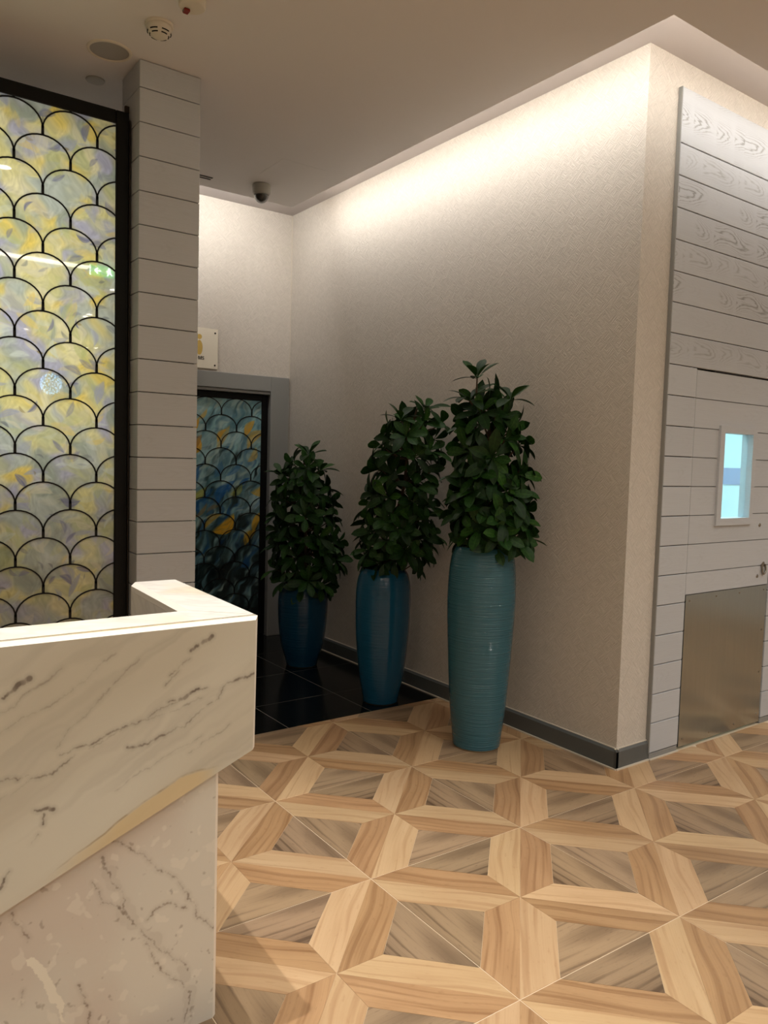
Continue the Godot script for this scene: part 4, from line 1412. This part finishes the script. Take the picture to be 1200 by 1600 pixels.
func build_far_side() -> void:
	# two over the counter
	downlight(0.66, -2.1, SPOT_E * 0.68, 34.0, "recessed downlight over the counter, nearer the glass screen")
	downlight(1.03, -2.1, SPOT_E * 0.54, 34.0, "recessed downlight over the counter's open end")
	# general lobby lights
	for q in [[2.8, -0.6, 0.28, "near row, middle"], [6.3, -0.9, 0.6, "near row, beyond the service door"], [-1.2, -0.4, 0.25, "near row, inside the counter"], [0.6, 1.4, 0.7, "second row, left end"], [2.8, 1.4, 0.8, "second row, middle"], [5.0, 1.4, 0.8, "second row, right end"]]:
		downlight(q[0], q[1], SPOT_E * 0.56 * q[2], 74.0, "recessed lobby downlight behind the viewer, " + q[3])
	for q in [[3.04, 3.3, "nearer of the upper mirrored pair"], [3.04, 3.5, "farther of the upper mirrored pair"], [3.95, 6.9, "left one of the lower mirrored pair"], [4.1, 6.8, "right one of the lower mirrored pair"], [2.64, 5.4, "single one at the left of the glass screen"]]:
		downlight(q[0], q[1], SPOT_E * 0.4, 70.0, "recessed downlight far across the lobby, " + q[2])
	var t := thing("linear_light", "long recessed warm light line mirrored in the glass screen", "light", Vector3(0.0, CEIL, 0.45))
	var mb := MB.new()
	mb.box(Vector3(-2.3, -0.012, -0.055), Vector3(2.26, 0.0, 0.055))
	part("diffuser", mb, mats.warm_led, t)
	# exit sign facing the screen, mirrored in it
	t = thing("exit_sign", "green hanging exit sign with arrow and running figure, mirrored in the glass screen", "exit sign", Vector3(2.325, 3.31, 0.15))
	mb = MB.new()
	mb.box(Vector3(-0.13, 0.0, 0.0), Vector3(0.13, 0.105, 0.02), 0.002)
	part("panel", mb, mats.exit_green, t)
	mb = MB.new()
	for x in [-0.1, 0.1]: mb.tube([Vector3(x, 0.104, 0.01), Vector3(x, CEIL - 3.31, 0.01)], [0.003], 6)
	part("hanger", mb, mats.steel, t)
	# graphics on the face towards the screen (-z)
	mb = MB.new()
	mb.prism(PackedVector2Array([Vector2(-0.085, 0.052), Vector2(-0.055, 0.082), Vector2(-0.043, 0.082), Vector2(-0.066, 0.058), Vector2(-0.022, 0.058), Vector2(-0.022, 0.046), Vector2(-0.066, 0.046), Vector2(-0.043, 0.022), Vector2(-0.055, 0.022)]), Vector3.ZERO, Vector3.RIGHT, Vector3.UP, -0.0015, -0.0002)
	part("arrow", mb, mats.exit_white, t)
	mb = MB.new()
	var hd := PackedVector2Array()
	for k in 14: hd.append(Vector2(0.062 + 0.009 * cos(TAU * k / 14), 0.084 + 0.009 * sin(TAU * k / 14)))
	mb.prism(hd, Vector3.ZERO, Vector3.RIGHT, Vector3.UP, -0.0015, -0.0002)
	mb.prism(PackedVector2Array([Vector2(0.05, 0.072), Vector2(0.075, 0.072), Vector2(0.078, 0.045), Vector2(0.095, 0.022), Vector2(0.083, 0.018), Vector2(0.066, 0.040), Vector2(0.05, 0.016), Vector2(0.038, 0.022), Vector2(0.055, 0.048), Vector2(0.036, 0.05), Vector2(0.036, 0.06)]), Vector3.ZERO, Vector3.RIGHT, Vector3.UP, -0.0015, -0.0002)
	mb.prism(PackedVector2Array([Vector2(-0.128, 0.003), Vector2(-0.122, 0.003), Vector2(-0.122, 0.102), Vector2(-0.128, 0.102)]), Vector3.ZERO, Vector3.RIGHT, Vector3.UP, -0.0015, -0.0002)
	part("running_figure", mb, mats.exit_white, t)
	# crystal ball pendant
	t = thing("crystal_pendant", "round pendant of glittering crystal beads, mirrored in the glass screen", "pendant", Vector3(2.47, 2.43, 3.0))
	mb = MB.new()
	mb.tube([Vector3(0, 0.1, 0), Vector3(0, CEIL - 2.43, 0)], [0.004], 6)
	part("cord", mb, mats.steel, t)
	mb = MB.new()
	var r := RandomNumberGenerator.new()
	r.seed = 12
	for k in 110:
		var y := 1.0 - 2.0 * (k + 0.5) / 110.0
		var an := k * 2.39996
		var rr := sqrt(1.0 - y * y)
		var c := Vector3(cos(an) * rr, y, sin(an) * rr) * 0.13
		var s := r.randf_range(0.005, 0.010)
		mb.lathe([Vector2(0, -s * 1.4), Vector2(s, 0), Vector2(0, s * 1.4)], 6, c)
	var beads := part("crystal_beads", mb, mats.crystal_glow, t)
	beads.set_meta("kind", "stuff")
